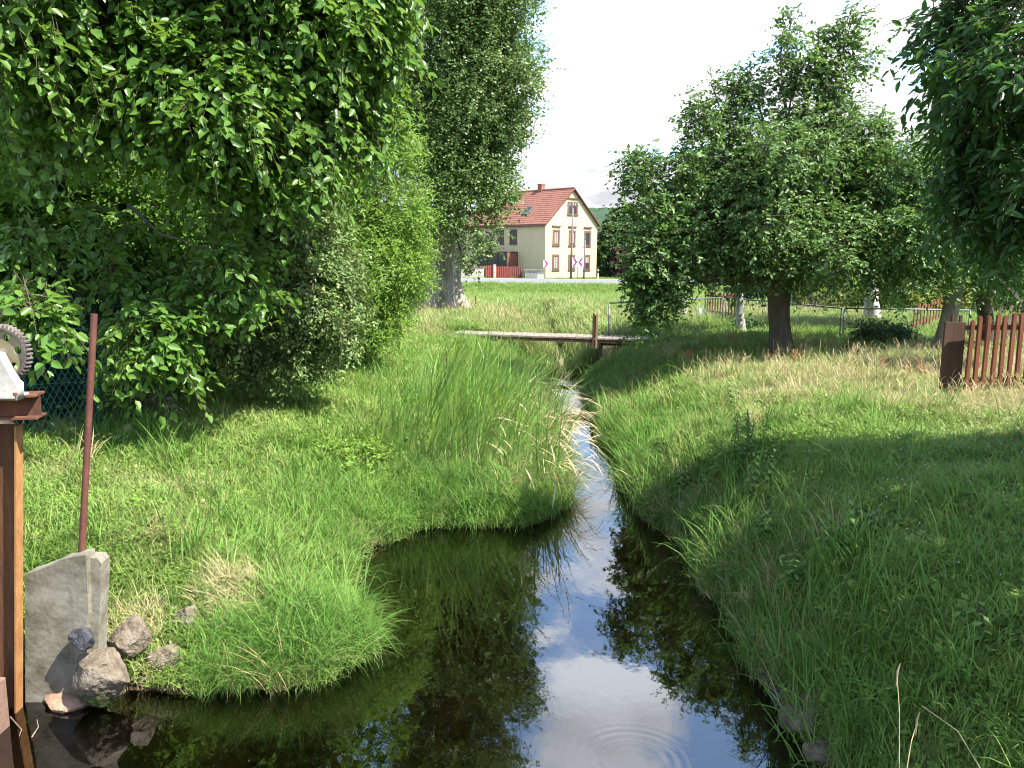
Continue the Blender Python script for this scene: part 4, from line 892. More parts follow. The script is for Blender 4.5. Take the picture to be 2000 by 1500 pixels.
# sluice frame: steel column, cross beam, timber
xc = aty(43, 1100, 5.0).x
def ibeam(mb, a, b, depth, width, tf, tw, side):
    """I section along a->b; side = direction of the flange width"""
    a, b = Vector(a), Vector(b); ax = (b-a).normalized(); s = Vector(side).normalized(); u = ax.cross(s).normalized()
    for off, w, h in ((u*(depth/2-tf/2), width, tf), (-u*(depth/2-tf/2), width, tf), (Vector(), tw, depth-2*tf)):
        V = [c+off+s*i*w/2+u*j*h/2 for c in (a, b) for i, j in ((-1, -1), (1, -1), (1, 1), (-1, 1))]
        mb.add(V, [(0, 1, 2, 3), (7, 6, 5, 4), (0, 4, 5, 1), (1, 5, 6, 2), (2, 6, 7, 3), (3, 7, 4, 0)])
t = empty('sluice_gate', (xc, 5.0, -.3), label='rusty steel I-section column and cross beam of the sluice at the left edge', cat='sluice gate')
zb = aty(42, 832, 5.0).z; xt = aty(47, 845, 5.06).x; xb = aty(47, 1395, 5.06).x; xb += (xb-xt)*.15
def slantbox(x0, x1, y0, y1):
    m = MB(); V = [(xb+x0, y0, -.25), (xb+x1, y0, -.25), (xb+x1, y1, -.25), (xb+x0, y1, -.25), (xt+x0, y0, zb), (xt+x1, y0, zb), (xt+x1, y1, zb), (xt+x0, y1, zb)]
    return m.add(V, [(0,3,2,1),(4,5,6,7),(0,1,5,4),(1,2,6,5),(2,3,7,6),(3,0,4,7)])
slantbox(-.30, -.012, 5.045, 5.058).build('web', rust_shaded, t)
slantbox(-.012, 0, 4.985, 5.06).build('flange', rust_sunlit, t)
slantbox(-.312, -.300, 4.985, 5.06).build('flange', rust_sunlit, t)
pr_ = aty(84, 790, 5.02)
m3 = MB(); zt = aty(80, 768, 5.02).z; zl = aty(80, 815, 5.02).z
ibeam(m3, (-4.6, 4.72, (zt+zl)/2), (pr_.x-.02, 5.03, (zt+zl)/2), zt-zl, .17, .013, .010, (-.2, 1, 0)); m3.build('cross_beam', rust, t)
m4 = MB(); p = aty(10, 1370, 4.75); m4.box((p.x-.25, 4.72, -.2), (aty(22, 1370, 4.85).x-.02, 4.85, aty(10, 1338, 4.75).z)); tag(m4.build('timber_block', surf('pinkish worn timber', [(.13, .08, .06), (.24, .15, .11)], 5, .9, .5), bevel=.006), 'worn pinkish timber block wedged at the foot of the steel column', 'timber')
# gear wheel on its pedestal
gc = aty(7, 690, 5.0); ppm = 1600/ (5.0*math.cos(0)); S = 5.0/1600
t = empty('sluice_gear', (gc.x, gc.y, zt), label='large cream toothed gear wheel on a white cast pedestal above the rusty beam', cat='gear')
Mg = Matrix.Translation(gc) @ Matrix.Rotation(math.radians(-6), 4, 'Z') @ Matrix.Rotation(math.radians(90), 4, 'X')
nt_ = 40; R1, R0 = 57*S, 51*S; lo = []
for k in range(nt_):
    for f, rr in ((-.32, R0), (-.20, R1), (.12, R1), (.25, R0)): a = (k+f)/nt_*2*math.pi; lo.append((math.cos(a)*rr, math.sin(a)*rr))
circ = lambda cx, cy, r, n=24: [(cx+math.cos(2*math.pi*k/n)*r, cy+math.sin(2*math.pi*k/n)*r) for k in range(n)]
plate('toothed_rim', [lo, circ(0, 0, 47*S, 48)], .045, Mg, grey_iron, t, bevel=.002)
plate('web', [circ(0, 0, 47.5*S, 48)]+[circ(math.cos(a)*33*S, math.sin(a)*33*S, 8*S) for a in [math.radians(11+60*k) for k in range(6)]], .016, Mg, cream, t, bevel=.002)
m = MB(); mz = Mg.to_3x3() @ Vector((0, 0, 1)); m.tube([gc-mz*.05, gc+mz*.085], [.034, .034], 20); m.build('hub', grey_iron, t, smooth=False)
m = MB(); m.tube([gc+mz*.06, gc+mz*.16], [.017, .017], 14)
m.bar(gc+mz*.15+Vector((-.10, 0, .0)), gc+mz*.15+Vector((.02, 0, -.004)), .03, .03); m.build('axle', rust, t)
gx = lambda px, py: (lambda p: (p.x, p.z))(aty(px, py, 4.9))
ped = [gx(-40, 778), gx(-40, 735), gx(-28, 722), gx(-10, 694), gx(-2, 688), gx(7, 690), gx(13, 702), gx(24, 722), gx(36, 742), gx(43, 748), gx(43, 778)]
Mx = Matrix(((1, 0, 0, 0), (0, 0, 1, 4.88), (0, 1, 0, 0), (0, 0, 0, 1)))
plate('pedestal', [ped, circ(*gx(8, 758), .012)], .07, Mx, whitep, t, bevel=.004)
m = MB(); lo_ = gx(-50, 782); hi_ = gx(50, 772); m.box((lo_[0], 4.80, zt+.001), (hi_[0]-.02, 4.97, zt+.016)); m.build('foot_plate', whitep, t, bevel=.002)
m = MB()
for px in (-20, 30):
    p = aty(px, 776, 4.83); m.tube([(p.x, 4.83, zt+.016), (p.x, 4.83, zt+.034)], [.012, .012], 6)
m.build('bolts', rust, t)

# rocks
def rock(name, label, px, py, z, sz, mat, seed, group=None, at=None):
    from mathutils import noise as mn
    bm = bmesh.new(); bmesh.ops.create_icosphere(bm, subdivisions=5, radius=1)
    q = random.Random(seed); planes = [(Vector((q.gauss(0, 1), q.gauss(0, 1), q.gauss(0, 1))).normalized(), q.uniform(.55, .85)) for _ in range(11)]
    for v in bm.verts:
        co = v.co.copy()
        for n, dd in planes:
            k = co.dot(n)-dd
            if k > 0: co -= n*k*.92
        co += mn.noise_vector(co*1.6+Vector((seed, 0, 0)))*.10+mn.noise_vector(co*6)*.035+mn.noise_vector(co*17)*.014
        v.co = Vector((co.x*sz[0], co.y*sz[1], co.z*sz[2]))
    me = bpy.data.meshes.new(name); bm.to_mesh(me); bm.free(); me.materials.append(mat)
    o = bpy.data.objects.new(name, me); COL.objects.link(o); p = hit(px, py+(20 if py < 1300 else 0)); p.z += sz[2]*.35
    if at: p = aty(px, py, at)
    if at and at > 5.1: p.z -= .05
    o.location = p; o.rotation_euler = (0, 0, q.uniform(-.4, .4))
    return tag(o, label, 'rock', group)
def mossrock():
    m = rockm.copy(); nt = m.node_tree; p = [n for n in nt.nodes if n.type == 'BSDF_PRINCIPLED'][0]; src = p.inputs['Base Color'].links[0].from_socket
    g = nt.nodes.new('ShaderNodeNewGeometry'); sep = nt.nodes.new('ShaderNodeSeparateXYZ'); nt.links.new(g.outputs['Position'], sep.inputs[0])
    n = noise(nt, 14, 4, .6, g.outputs['Position']); a = nt.nodes.new('ShaderNodeMath'); a.operation = 'MULTIPLY_ADD'; nt.links.new(n, a.inputs[0]); a.inputs[1].default_value = -.22; nt.links.new(sep.outputs[2], a.inputs[2])
    c = mixc(nt, mrange(nt, a.outputs[0], -.03, .05, 1, 0), src, (.035, .05, .010)); nt.links.new(c, p.inputs['Base Color']); return m
rock('rock', 'large pale boulder with a mossy foot at the water edge', 196, 1318, .18, (.235, .15, .21), mossrock(), 5, at=5.06)
rock('rock', 'flat pinkish stone lying at the waterline before the concrete wall', 132, 1374, .02, (.19, .10, .065), rock_red, 2, at=5.09)
rock('rock', 'small dark stone wedged between the concrete wall and the large boulder', 163, 1246, .46, (.09, .08, .085), rock_dark, 3, at=5.04)
rock('rock', 'pale angular stone in the grass right of the large boulder', 322, 1276, .26, (.14, .11, .12), rockm, 4, at=5.42)
rock('rock', 'brownish stone high in the bank behind the pale angular stone', 362, 1205, .42, (.17, .14, .15), rockm, 6, at=5.75)
rock('rock', 'stone half hidden in dry grass right of the concrete wall', 255, 1230, .50, (.17, .12, .14), rockm, 7, at=5.4)
rock('rock', 'small pinkish stone in the lawn at the end of the concrete wall', 224, 1128, .92, (.075, .06, .05), rock_red, 8)
rock('rock', 'square beige stone slab at the foot of the mesh fence', 246, 836, 1.1, (.14, .10, .13), surf('beige stone', [(.38, .30, .18), (.52, .43, .28)], 6, .9, .5), 9)
for q, (px, py, z, s, lab) in enumerate(((1568, 1420, .12, .15, 'largest grey rock at the foot of the right bank'), (1530, 1372, .08, .12, 'dark rock just upstream of the largest right bank rock'), (1610, 1475, .12, .13, 'rock at the bottom edge of the right bank'), (1500, 1330, .05, .09, 'small dark rock in the right bank waterline'), (1590, 1385, .3, .10, 'rock set above the largest right bank rock'))):
    rock('rock', lab, px, py, z, (s, s*.9, s*.8), rock_dark if q in (1, 3) else rockm, 20+q, 'rocks along the foot of the right bank')

# plank footbridge
A = aty(892, 652, 20.6); Bp = aty(1268, 664, 19.9); A.z += .03; Bp.z += .03
t = empty('footbridge', ((A.x+Bp.x)/2, 20.2, 1.0), label='narrow weathered plank footbridge crossing the stream', cat='footbridge')
ax = (Bp-A).normalized(); sd = Vector((-ax.y, ax.x, 0)); n = 27; m = MB(); q = random.Random(2)
for k in range(n):
    c = A.lerp(Bp, (k+.5)/n); w = (Bp-A).length/n*.47; dz = q.uniform(-.006, .006)
    m.bar(c-sd*.42+Vector((0, 0, dz)), c+sd*.42+Vector((0, 0, dz)), w*2, .04)
m.build('deck_planks', wood_grey, t)
for s in (-.36, .36):
    m = MB(); m.bar(A+sd*s-Vector((0, 0, .062)), Bp+sd*s-Vector((0, 0, .062)), .10, .08); m.build('side_beam', wood_dark, t)
m = MB(); p = A.lerp(Bp, .86); m.box((p.x-.5, p.y-.4, .45), (p.x+.5, p.y+.4, p.z-.16)); m.build('abutment', rockm, t)
# twin board post at the bridge
p = aty(1162, 660, 19.7); t = empty('bridge_post', (p.x, p.y, p.z), label='short brown post of two boards standing at the footbridge edge', cat='post')
zt2 = aty(1162, 612, 19.7).z
m = MB(); m.box((p.x-.065, p.y-.03, p.z-.25), (p.x-.018, p.y+.03, zt2)); m.build('board', wood_dark, t)
m = MB(); m.box((p.x+.010, p.y-.03, p.z-.25), (p.x+.058, p.y+.03, zt2-.012)); m.build('board', surf('light brown wood', [(.2, .13, .08), (.3, .2, .13)], 5, .8, .3), t)
m = MB(); m.box((p.x-.018, p.y-.012, p.z-.2), (p.x+.010, p.y+.012, zt2-.05)); m.build('spacer', wood_dark, t)

# wire fence panels with tubular frames
def panel(label, a, b, ztop, n, bottom=.0, group='wire fence panels along the garden'):
    a, b = Vector((a[0], a[1], 0)), Vector((b[0], b[1], 0)); za, zb2 = Hs(a.x, a.y), Hs(b.x, b.y); t = empty('wire_fence_panel', (a.x, a.y, za), label=label, cat='fence panel', group=group)
    ta, tb = Vector((a.x, a.y, ztop[0])), Vector((b.x, b.y, ztop[1])); ba, bb = Vector((a.x, a.y, za+.02)), Vector((b.x, b.y, zb2+.02))
    m = MB(); m.tube([ba-Vector((0, 0, .15)), ta], .02, 8); m.tube([bb-Vector((0, 0, .15)), tb], .02, 8); m.tube([ta, tb], .019, 8); m.tube([ba+Vector((0, 0, .04)), bb+Vector((0, 0, .04))], .012, 6); m.build('frame', galv, t, smooth=True)
    m = MB(); L = (b-a).length; k = int(L/.06)
    for i in range(1, k): f = i/k; m.bar(ba.lerp(bb, f), ta.lerp(tb, f), .0022)
    for i in range(1, 9): f = i/9; m.bar(ba.lerp(ta, f), bb.lerp(tb, f), .0026 if i != 4 else .006)
    m.build('wire_mesh', galv, t); return t
def tz(px, py, y): return aty(px, py, y)
P1 = tz(1190, 592, 20.4); P2 = tz(1413, 581, 22.4); P3 = tz(1419, 581, 22.4); P4 = tz(1644, 602, 18.9); P5 = tz(1650, 602, 18.9); P6 = tz(1895, 606, 18.6); P7 = tz(2100, 606, 18.4)
panel('galvanised wire panel between the footbridge and the red picket fence', (P1.x, 20.4), (P2.x, 22.4), (P1.z, P2.z), 0)
panel('galvanised wire panel running behind the apple trunk', (P3.x, 22.4), (P4.x, 18.9), (P3.z, P4.z), 0)
panel('galvanised wire panel behind the bramble mound', (P5.x, 18.9), (P6.x, 18.6), (P5.z, P6.z), 0)

# picket fences
def picket_fence(label, a, b, h, n, w, mat, seed, rails=(.28, .82), thick=.022, railmat=None, lean=.0, group=None):
    a, b = Vector(a), Vector(b); t = empty('picket_fence', (a.x, a.y, Hs(a.x, a.y)), label=label, cat='fence', group=group); ax = (b-a).normalized(); nrm = Vector((-ax.y, ax.x, 0)); q = random.Random(seed)
    base = None
    for k in range(n):
        c = a.lerp(b, k/(n-1)); z0 = Hs(c.x, c.y)-.03; hh = h*(1+q.uniform(-.025, .025)); tl = q.uniform(-.015, .015)+lean
        M = Matrix(((ax.x, nrm.x, 0, c.x), (ax.y, nrm.y, 0, c.y), (0, 0, 1, z0), (0, 0, 0, 1))) @ Matrix.Rotation(tl, 4, 'Y')
        m = MB(); V = [(-w/2, -thick/2, 0), (w/2, -thick/2, 0), (w/2, -thick/2, hh-w*.5), (0, -thick/2, hh), (-w/2, -thick/2, hh-w*.5)]; V += [(x, thick/2, z) for x, y, z in V]
        m.add([M @ Vector(v) for v in V], [(0, 1, 2, 3, 4), (9, 8, 7, 6, 5)]+[(i, (i+1) % 5, 5+(i+1) % 5, 5+i) for i in range(5)]); m.build('picket', mat, t)
    for f in rails:
        m = MB(); za, zb_ = Hs(a.x, a.y)+h*f, Hs(b.x, b.y)+h*f; o = nrm*(thick/2+.022); m.bar(Vector((a.x, a.y, za))+o-ax*.05, Vector((b.x, b.y, zb_))+o+ax*.05, .04, .06); m.build('rail', railmat or mat, t)
    return t
fa = atz(1884, 782, 1.22); fb = Vector((fa.x+2.3, fa.y+.10, 0)); fa = Vector((fa.x, fa.y, 0))
hh = aty(1893, 622, fa.y).z-Hs(fa.x, fa.y)+.03
fenceN = picket_fence('red-brown picket fence in the foreground at the right edge', fa, fb, hh, 22, .045, wood_red, 1, thick=.04, rails=(.22, .86))
bl = atz(1832, 778, 1.22); br = atz(1879, 780, 1.22)
zt3 = aty(1845, 629, bl.y).z; t = empty('gate_post_board', (bl.x, bl.y, Hs(bl.x, bl.y)), label='wide dark brown board standing at the end of the near picket fence', cat='board')
m = MB(); m.box((bl.x+.01, bl.y, Hs(bl.x, bl.y)-.1), (br.x, bl.y+.035, zt3)); m.build('board', wood_dark, t, bevel=.004)
for dx in (.13, .23):
    m = MB(); m.box((bl.x+dx-.016, bl.y+.04, Hs(bl.x, bl.y)-.1), (bl.x+dx+.016, bl.y+.075, zt3+.085)); m.build('batten', wood_dark, t)
a = aty(1376, 622, 26); b = aty(1441, 645, 22.8)
picket_fence('red picket fence segment beyond the corner of the wire panels', (a.x, 26, 0), (b.x, 22.9, 0), aty(1376, 567, 26).z-Hs(a.x, 26), 13, .075, wood_red, 2, group=None)
a = aty(1790, 655, 20.2); b = aty(1832, 640, 23)
picket_fence('red picket fence segment left of the slanting apple trunk', (a.x, 20.4, 0), (b.x, 23, 0), aty(1792, 592, 20.4).z-Hs(a.x, 20.4), 9, .07, wood_red, 3)
a = aty(1945, 640, 17); picket_fence('dark picket fence far behind the near one at the right edge', (a.x, 17.2, 0), (a.x+2.6, 16.6, 0), aty(1960, 590, 17).z-Hs(a.x, 17.2), 16, .06, surf('pale grey picket wood', [(.2, .16, .12), (.32, .27, .2)], 5, .9), 4, railmat=wood_dark, rails=(.5, .86))
# small posts
def post(label, px, pyb, pyt, d, r, mat, name='post', cat='post', square=False, capc=None):
    p = aty(px, pyb, d); z0 = Hs(p.x, d)-.1; zt = aty(px, pyt, d).z; m = MB(); t = empty(name, (p.x, d, z0), label=label, cat=cat)
    if square: m.box((p.x-r, d-r, z0), (p.x+r, d+r, zt))
    else: m.tube([(p.x, d, z0), (p.x+.01, d, (z0+zt)/2), (p.x, d, zt)], r, 10)
    m.build('shaft', mat, t, bevel=r*.15 if square else 0)
    m = MB(); m.box((p.x-r*1.05, d-r*1.05, zt+.001), (p.x+r*1.05, d+r*1.05, zt+r*.6)); m.build('cap', capc or mat, t); return t
post('concrete fence post beyond the wire panel left of the red pickets', 1338, 628, 573, 24, .045, surf('pale concrete post', [(.4, .39, .36), (.55, .54, .5)], 8, .9), square=True)
gp = surf('green plastic post', [(.02, .12, .08), (.03, .17, .11)], 8, .5)
post('thin green fence post left of the concrete block in the garden', 1545, 592, 570, 30, .025, gp); post('thin green fence post left of the pale apple trunk', 1690, 612, 573, 29, .03, gp)
post('thin dark stake on the left bank beside the pale shrub', 713, 715, 652, 14.4, .014, wood_dark); post('short blackened stake leaning out of the reeds', 872, 740, 690, 12.6, .012, wood_dark)
post('thin dark stake in the meadow right of the poplar', 929, 605, 578, 29, .018, wood_dark)
# white plastic canister behind the wire
p = aty(1369, 609, 25.2); z0 = Hs(p.x, 25.2); zz = z0+.1; t = empty('water_canister', (p.x, 25.2, z0), label='white plastic canister beside the red pickets', cat='canister')
m = MB(); m.box((p.x-.10, 25.1, z0), (p.x+.10, 25.25, z0+.30)); m.build('body', surf('white plastic', [(.6, .66, .75), (.72, .77, .84)], 5, .4), t, bevel=.02)
m = MB(); m.tube([(p.x-.06, 25.17, z0+.31), (p.x-.06, 25.17, z0+.36)], .025, 10); m.build('screw_cap', whitep, t)
m = MB(); m.tube([(p.x+.0, 25.17, z0+.30), (p.x+.01, 25.17, z0+.345), (p.x+.07, 25.17, z0+.345), (p.x+.08, 25.17, z0+.30)], .009, 6); m.build('handle', whitep, t)
# concrete block and kerb in the garden
p = aty(1620, 600, 31.5); z0 = Hs(p.x, 31.5); t = empty('concrete_trough', (p.x, 31.5, z0), label='low pale concrete trough among the yellowish canes', cat='trough')
m = MB(); m.box((p.x-.75, 31.2, z0-.1), (p.x+.75, 31.26, z0+.62)); m.box((p.x-.75, 31.8, z0-.1), (p.x+.75, 31.86, z0+.62)); m.box((p.x-.75, 31.26, z0-.1), (p.x-.69, 31.8, z0+.62)); m.box((p.x+.69, 31.26, z0-.1), (p.x+.75, 31.8, z0+.62)); m.build('basin', concrete, t)
m = MB(); m.box((p.x-.80, 31.15, z0+.621), (p.x+.80, 31.27, z0+.69)); m.build('rim', concrete, t)
a = aty(1500, 612, 28.5); b = aty(1900, 628, 25.5); m = MB(); m.bar((a.x, 28.5, Hs(a.x, 28.5)+.06), (b.x, 25.5, Hs(b.x, 25.5)+.06), .07, .26); tag(m.build('garden_kerb', surf('dark kerb', [(.10, .085, .065), (.2, .17, .13)], 4, .9)), 'long low dark kerb along the back of the orchard grass', 'kerb')

# green mesh fence on the left
gw = surf('green coated wire', [(.05, .17, .14), (.08, .24, .19)], 9, .45)
fpts = [(-5.7, 8.4), (-4.85, 9.4), (-4.7, 10.9), (-4.62, 12.6)]
t = empty('mesh_fence', (-4.85, 9.4, 1.0), label='green coated wire mesh fence with posts on the left bank', cat='fence')
mm = MB(); hf = 1.22
for (x0, y0), (x1, y1) in zip(fpts[:-1], fpts[1:]):
    z0, z1 = Hs(x0, y0), Hs(x1, y1); L = math.hypot(x1-x0, y1-y0); pt = lambda u, v: Vector((x0+(x1-x0)*u, y0+(y1-y0)*u, z0+(z1-z0)*u+.03+v*hf+.015*math.sin(u*9+v*3))); st = .07; nu = int(L/st)
    dv = st/hf; du = st/L*.55
    nv = int(hf/st)
    for i in range(-int(nv*.6), nu+2):
        for sgn in (0, 1):
            ua = i*st/L; ub = ua+(nv*st*.55/L); va, vb = 0., 1.
            if sgn: va, vb = 1., 0.
            # clip to the panel
            if ub <= 0 or ua >= 1: continue
            f0 = max(0, (0-ua)/(ub-ua)); f1 = min(1, (1-ua)/(ub-ua))
            mm.bar(pt(ua+(ub-ua)*f0, va+(vb-va)*f0), pt(ua+(ub-ua)*f1, va+(vb-va)*f1), .0042)
    for v in (0, .5, 1): mm.bar(pt(0, v), pt(1, v), .005)
mm.build('wire_netting', gw, t)
for x0, y0 in fpts+[(-4.75, 10.2)]:
    z0 = Hs(x0, y0); m = MB(); m.tube([(x0, y0+.03, z0-.1), (x0, y0+.03, z0+hf+.08)], .021, 8); m.build('post', gp, t, smooth=True)

# floating sticks by the concrete wall
stick = surf('wet stick', [(.12, .09, .06), (.3, .24, .17)], 12, .7)
for q, (a, b, c, lab) in enumerate((((20, 1400), (42, 1425), (38, 1438), 'thin pale stick floating by the steel column'), ((62, 1440), (75, 1420), (72, 1405), 'thin twig floating left of the flat stone'), ((290, 1340), (335, 1348), (385, 1339), 'bent straw lying on the water right of the boulder'))):
    m = MB(); m.tube([atz(*a, .008), atz(*b, .012), atz(*c, .01)], [.004, .0035, .002], 5); tag(m.build('floating_stick', stick), lab, 'stick')
m = MB(); m.tube([atz(1075, 757, .01), atz(1095, 754, .03), atz(1122, 758, .01)], [.035, .03, .02], 8); tag(m.build('log', bark_apple), 'dark log lying across the narrow stream below the footbridge', 'log')

# ------------------------------------------------------------------ the house beyond the road
Cn = aty(1064, 545, 83); hz = .80
HA = math.atan2(.69, .72); house = empty('house', (Cn.x, 83, hz), HA, label='cream two-storey house with a red tiled gable roof beyond the road', cat='house')
W_, LN, EH, RH = 7.9, 12.5, 5.55, 9.05
# world scale: apex/eave heights read off the photograph
plaster = surf('cream plaster', [(.46, .395, .225), (.51, .44, .265)], 1.2, .9, .15, .004, scale2=14)
tile = surf('red roof tile', [(.19, .075, .05), (.28, .125, .09)], 3, .8, .3, .01, scale2=10)
stone = surf('brown window stone', [(.10, .06, .042), (.15, .095, .07)], 6, .9, .2)
sash = surf('dark brown sash', [(.08, .035, .03), (.13, .055, .045)], 6, .6)
blind = surf('pale blind', [(.24, .20, .18), (.30, .26, .24)], 5, .7)
m_, nt, out = newmat('window glass'); p_ = nt.nodes.new('ShaderNodeBsdfPrincipled'); p_.inputs['Base Color'].default_value = (.03, .035, .04, 1); p_.inputs['Roughness'].default_value = .06; nt.links.new(p_.outputs[0], out.inputs[0]); glass = m_
m = MB(); V = [(0, 0, -.2), (W_, 0, -.2), (W_, 0, EH), (W_/2, 0, RH-.12), (0, 0, EH)]; V += [(x, LN, z) for x, y, z in V]
m.add(V, [(0, 1, 2, 3, 4), (9, 8, 7, 6, 5)]+[(i, (i+1) % 5, 5+(i+1) % 5, 5+i) for i in range(5)]); m.build('wall', plaster, house, local=True)
# roof: two slopes laid in courses of tiles
m = MB(); ov = .24; n = 17
for sgn in (-1, 1):
    e = Vector((W_/2+sgn*(W_/2+ov), 0, EH-ov*(RH-EH)/(W_/2))); rdg = Vector((W_/2, 0, RH))
    for k in range(n):
        a = e.lerp(rdg, k/n); b = e.lerp(rdg, (k+1)/n+.012); up = Vector((0, 0, .075)); th = Vector((0, 0, .03))
        V = [Vector((a.x, -ov, a.z))+up, Vector((a.x, LN+ov, a.z))+up, Vector((b.x, LN+ov, b.z))+th, Vector((b.x, -ov, b.z))+th]; V += [v-Vector((0, 0, .07)) for v in V]
        m.add(V, [(0, 1, 2, 3), (7, 6, 5, 4), (0, 4, 5, 1), (1, 5, 6, 2), (2, 6, 7, 3), (3, 7, 4, 0)])
m.tube([(W_/2, -ov, RH+.05), (W_/2, LN+ov, RH+.05)], .11, 8); roof = m.build('roof', tile, house, local=True)
m = MB()
for sgn in (-1, 1):
    e = Vector((W_/2+sgn*(W_/2+ov), -ov-.03, EH-ov*(RH-EH)/(W_/2)-.03)); m.bar(e, (W_/2, -ov-.03, RH-.03), .05, .10, up=(0, 1, 0))
m.build('bargeboard', sash, house, local=True)
m = MB(); m.tube([(-ov-.05, -ov, EH-.33), (-ov-.05, LN, EH-.33)], .07, 8); m.build('gutter', sash, house, local=True)
m = MB(); m.box((W_/2-.2, 4.3, RH-.5), (W_/2+.3, 4.85, RH+.62)); m.box((W_/2-.25, 4.25, RH+.62), (W_/2+.35, 4.9, RH+.70)); c = m.build('chimney', surf('chimney brick', [(.20, .08, .055), (.30, .14, .10)], 8, .9), roof, local=True)
rt = Matrix.Translation((0, 0, 0)); sl_ = math.atan2(RH-EH, W_/2); xk = 1.35; zk = EH+xk*(RH-EH)/(W_/2)+.10
M = Matrix.Translation((xk, 3.9, zk)) @ Matrix.Rotation(-sl_, 4, 'Y')
m = MB(); m.box((-.62, -.42, -.02), (.62, .42, .09), M); c = m.build('skylight', galv, roof, local=True)
m = MB(); m.box((-.52, -.33, .09), (.52, .33, .10), M); m.build('pane', glass, c, local=True)
def window(M, w, h, fr=.20, hood=True, shut=0., double=False, frame_mat=None, sill=True):
    """M: local frame on the wall, x right, y up, z outward; centre of opening at origin"""
    fm = frame_mat or stone; m = MB()
    m.box((-w/2-fr, -h/2-fr*.5, 0), (-w/2, h/2+fr, .05), M); m.box((w/2, -h/2-fr*.5, 0), (w/2+fr, h/2+fr, .05), M); m.box((-w/2, h/2, 0), (w/2, h/2+fr, .05), M)
    if sill: m.box((-w/2-fr-.06, -h/2-fr, 0), (w/2+fr+.06, -h/2-fr*.5-.002, .12), M)
    f = m.build('window', fm, house, local=True)
    m = MB(); e = .055
    m.box((-w/2, -h/2-fr*.5, 0), (w/2, -h/2, .035), M); m.box((-w/2, -h/2, 0), (-w/2+e, h/2, .035), M); m.box((w/2-e, -h/2, 0), (w/2, h/2, .035), M); m.box((-w/2+e, h/2-e, 0), (w/2-e, h/2, .035), M); m.box((-.03, -h/2, 0), (.03, h/2-e, .033), M)
    m.build('sash', sash, f, local=True)
    m = MB(); m.box((-w/2+e, -h/2, 0), (w/2-e, h/2-e, .012), M); m.build('pane', glass, f, local=True)
    if shut:
        m = MB(); m.box((-w/2+e, h/2-e-(h-e)*shut, .012), (w/2-e, h/2-e, .022), M); m.build('blind', blind, f, local=True)
    if hood:
        m = MB(); m.box((-w/2-fr-.12, h/2+fr+.28, 0), (w/2+fr+.12, h/2+fr+.40, .14), M); m.build('hood', stone, f, local=True)
def gM(x, z): return Matrix(((1, 0, 0, x), (0, 0, -1, 0), (0, 1, 0, z), (0, 0, 0, 1)))
def sM(y, z): return Matrix(((0, 0, -1, 0), (-1, 0, 0, y), (0, 1, 0, z), (0, 0, 0, 1)))
for x, sh_ in ((1.55, .97), (3.95, .9), (6.35, 0)):
    window(gM(x, 4.05), .62, 1.25, shut=sh_); window(gM(x, 1.58), .62, 1.25, shut=.97 if x < 5 else .5, hood=False)
window(gM(3.95, 7.05), 1.15, .98, shut=0)
for y in (4.6, 6.6, 10.2): window(sM(y, 4.15), .80, 1.25, hood=False, fr=.14, frame_mat=sash, sill=True)
# glazed porch on the side wall
m = MB(); m.box((-1.55, 3.9, 2.55), (.0, 8.6, 2.65)); 
pm = [(-1.5, 3.95), (-1.5, 5.4), (-1.5, 7.0), (-1.5, 8.5)]
porch = m.build('porch_roof', sash, house, local=True)
m = MB()
for x, y in pm+[(-.07, 3.95)]: m.box((x-.05, y-.05, 0), (x+.05, y+.05, 2.55))
m.build('porch_posts', sash, porch, local=True)
m = MB(); m.box((-1.49, 4.0, 0), (-1.44, 8.45, 1.0)); m.box((-1.44, 3.93, 0), (-.12, 3.97, 2.5)); m.build('porch_panels', surf('brown porch panel', [(.16, .06, .045), (.24, .10, .075)], 5, .7), porch, local=True)
m = MB(); m.box((-1.48, 4.0, 1.002), (-1.46, 8.45, 2.5)); m.build('porch_glazing', glass, porch, local=True)
m = MB(); m.box((-1.47, 5.6, 1.1), (-1.455, 6.9, 2.4)); m.box((-.03, 5.3, 1.0), (-.001, 6.5, 2.3)); m.build('porch_curtain', surf('net curtain', [(.5, .45, .35), (.6, .55, .45)], 5, .9), porch, local=True)
# yard wall, gates, bin shelter, in a line along the far side of the road
def at80(px, py, d=81.6): return aty(px, py, d)
def yard(name, label, x0, x1, zt, mat, cat, d=81.8, th=.25, top=None, extra=None):
    a, b = at80(x0, 545, d), at80(x1, 545, d); z = at80(x0, zt, d).z; t = empty(name, ((a.x+b.x)/2, d, .8), label=label, cat=cat)
    m = MB(); m.box((a.x, d-th/2, .7), (b.x, d+th/2, z)); m.build('body', mat, t)
    if top: m = MB(); m.box((a.x-.05, d-th/2-.06, z+.002), (b.x+.05, d+th/2+.06, z+.12)); m.build('coping', top, t)
    if extra: extra(t, a, b, z, d)
    return t
ywall = surf('stained yard wall', [(.36, .33, .26), (.48, .45, .36)], 2, .9)
redb = surf('red-brown gate paint', [(.24, .055, .045), (.32, .09, .07)], 3, .6)
yard('yard_wall', 'pale stained yard wall with red tiled coping left of the cream house', 780, 945, 521, ywall, 'wall', top=tile)
def boards(t, a, b, z, d):
    m = MB(); n = max(3, int((b.x-a.x)/.18))
    for k in range(n): x = a.x+(b.x-a.x)*(k+.5)/n; m.box((x-.06, d-.10, .75), (x+.06, d-.055, z+.03))
    m.build('boards', redb, t)
yard('yard_gate', 'bright red-brown board gate at the end of the yard wall', 948, 963, 519, redb, 'gate', th=.08, extra=boards)
yard('yard_fence', 'dark red-brown board fence before the glazed porch', 968, 1020, 521, sash, 'fence', th=.06, extra=boards)
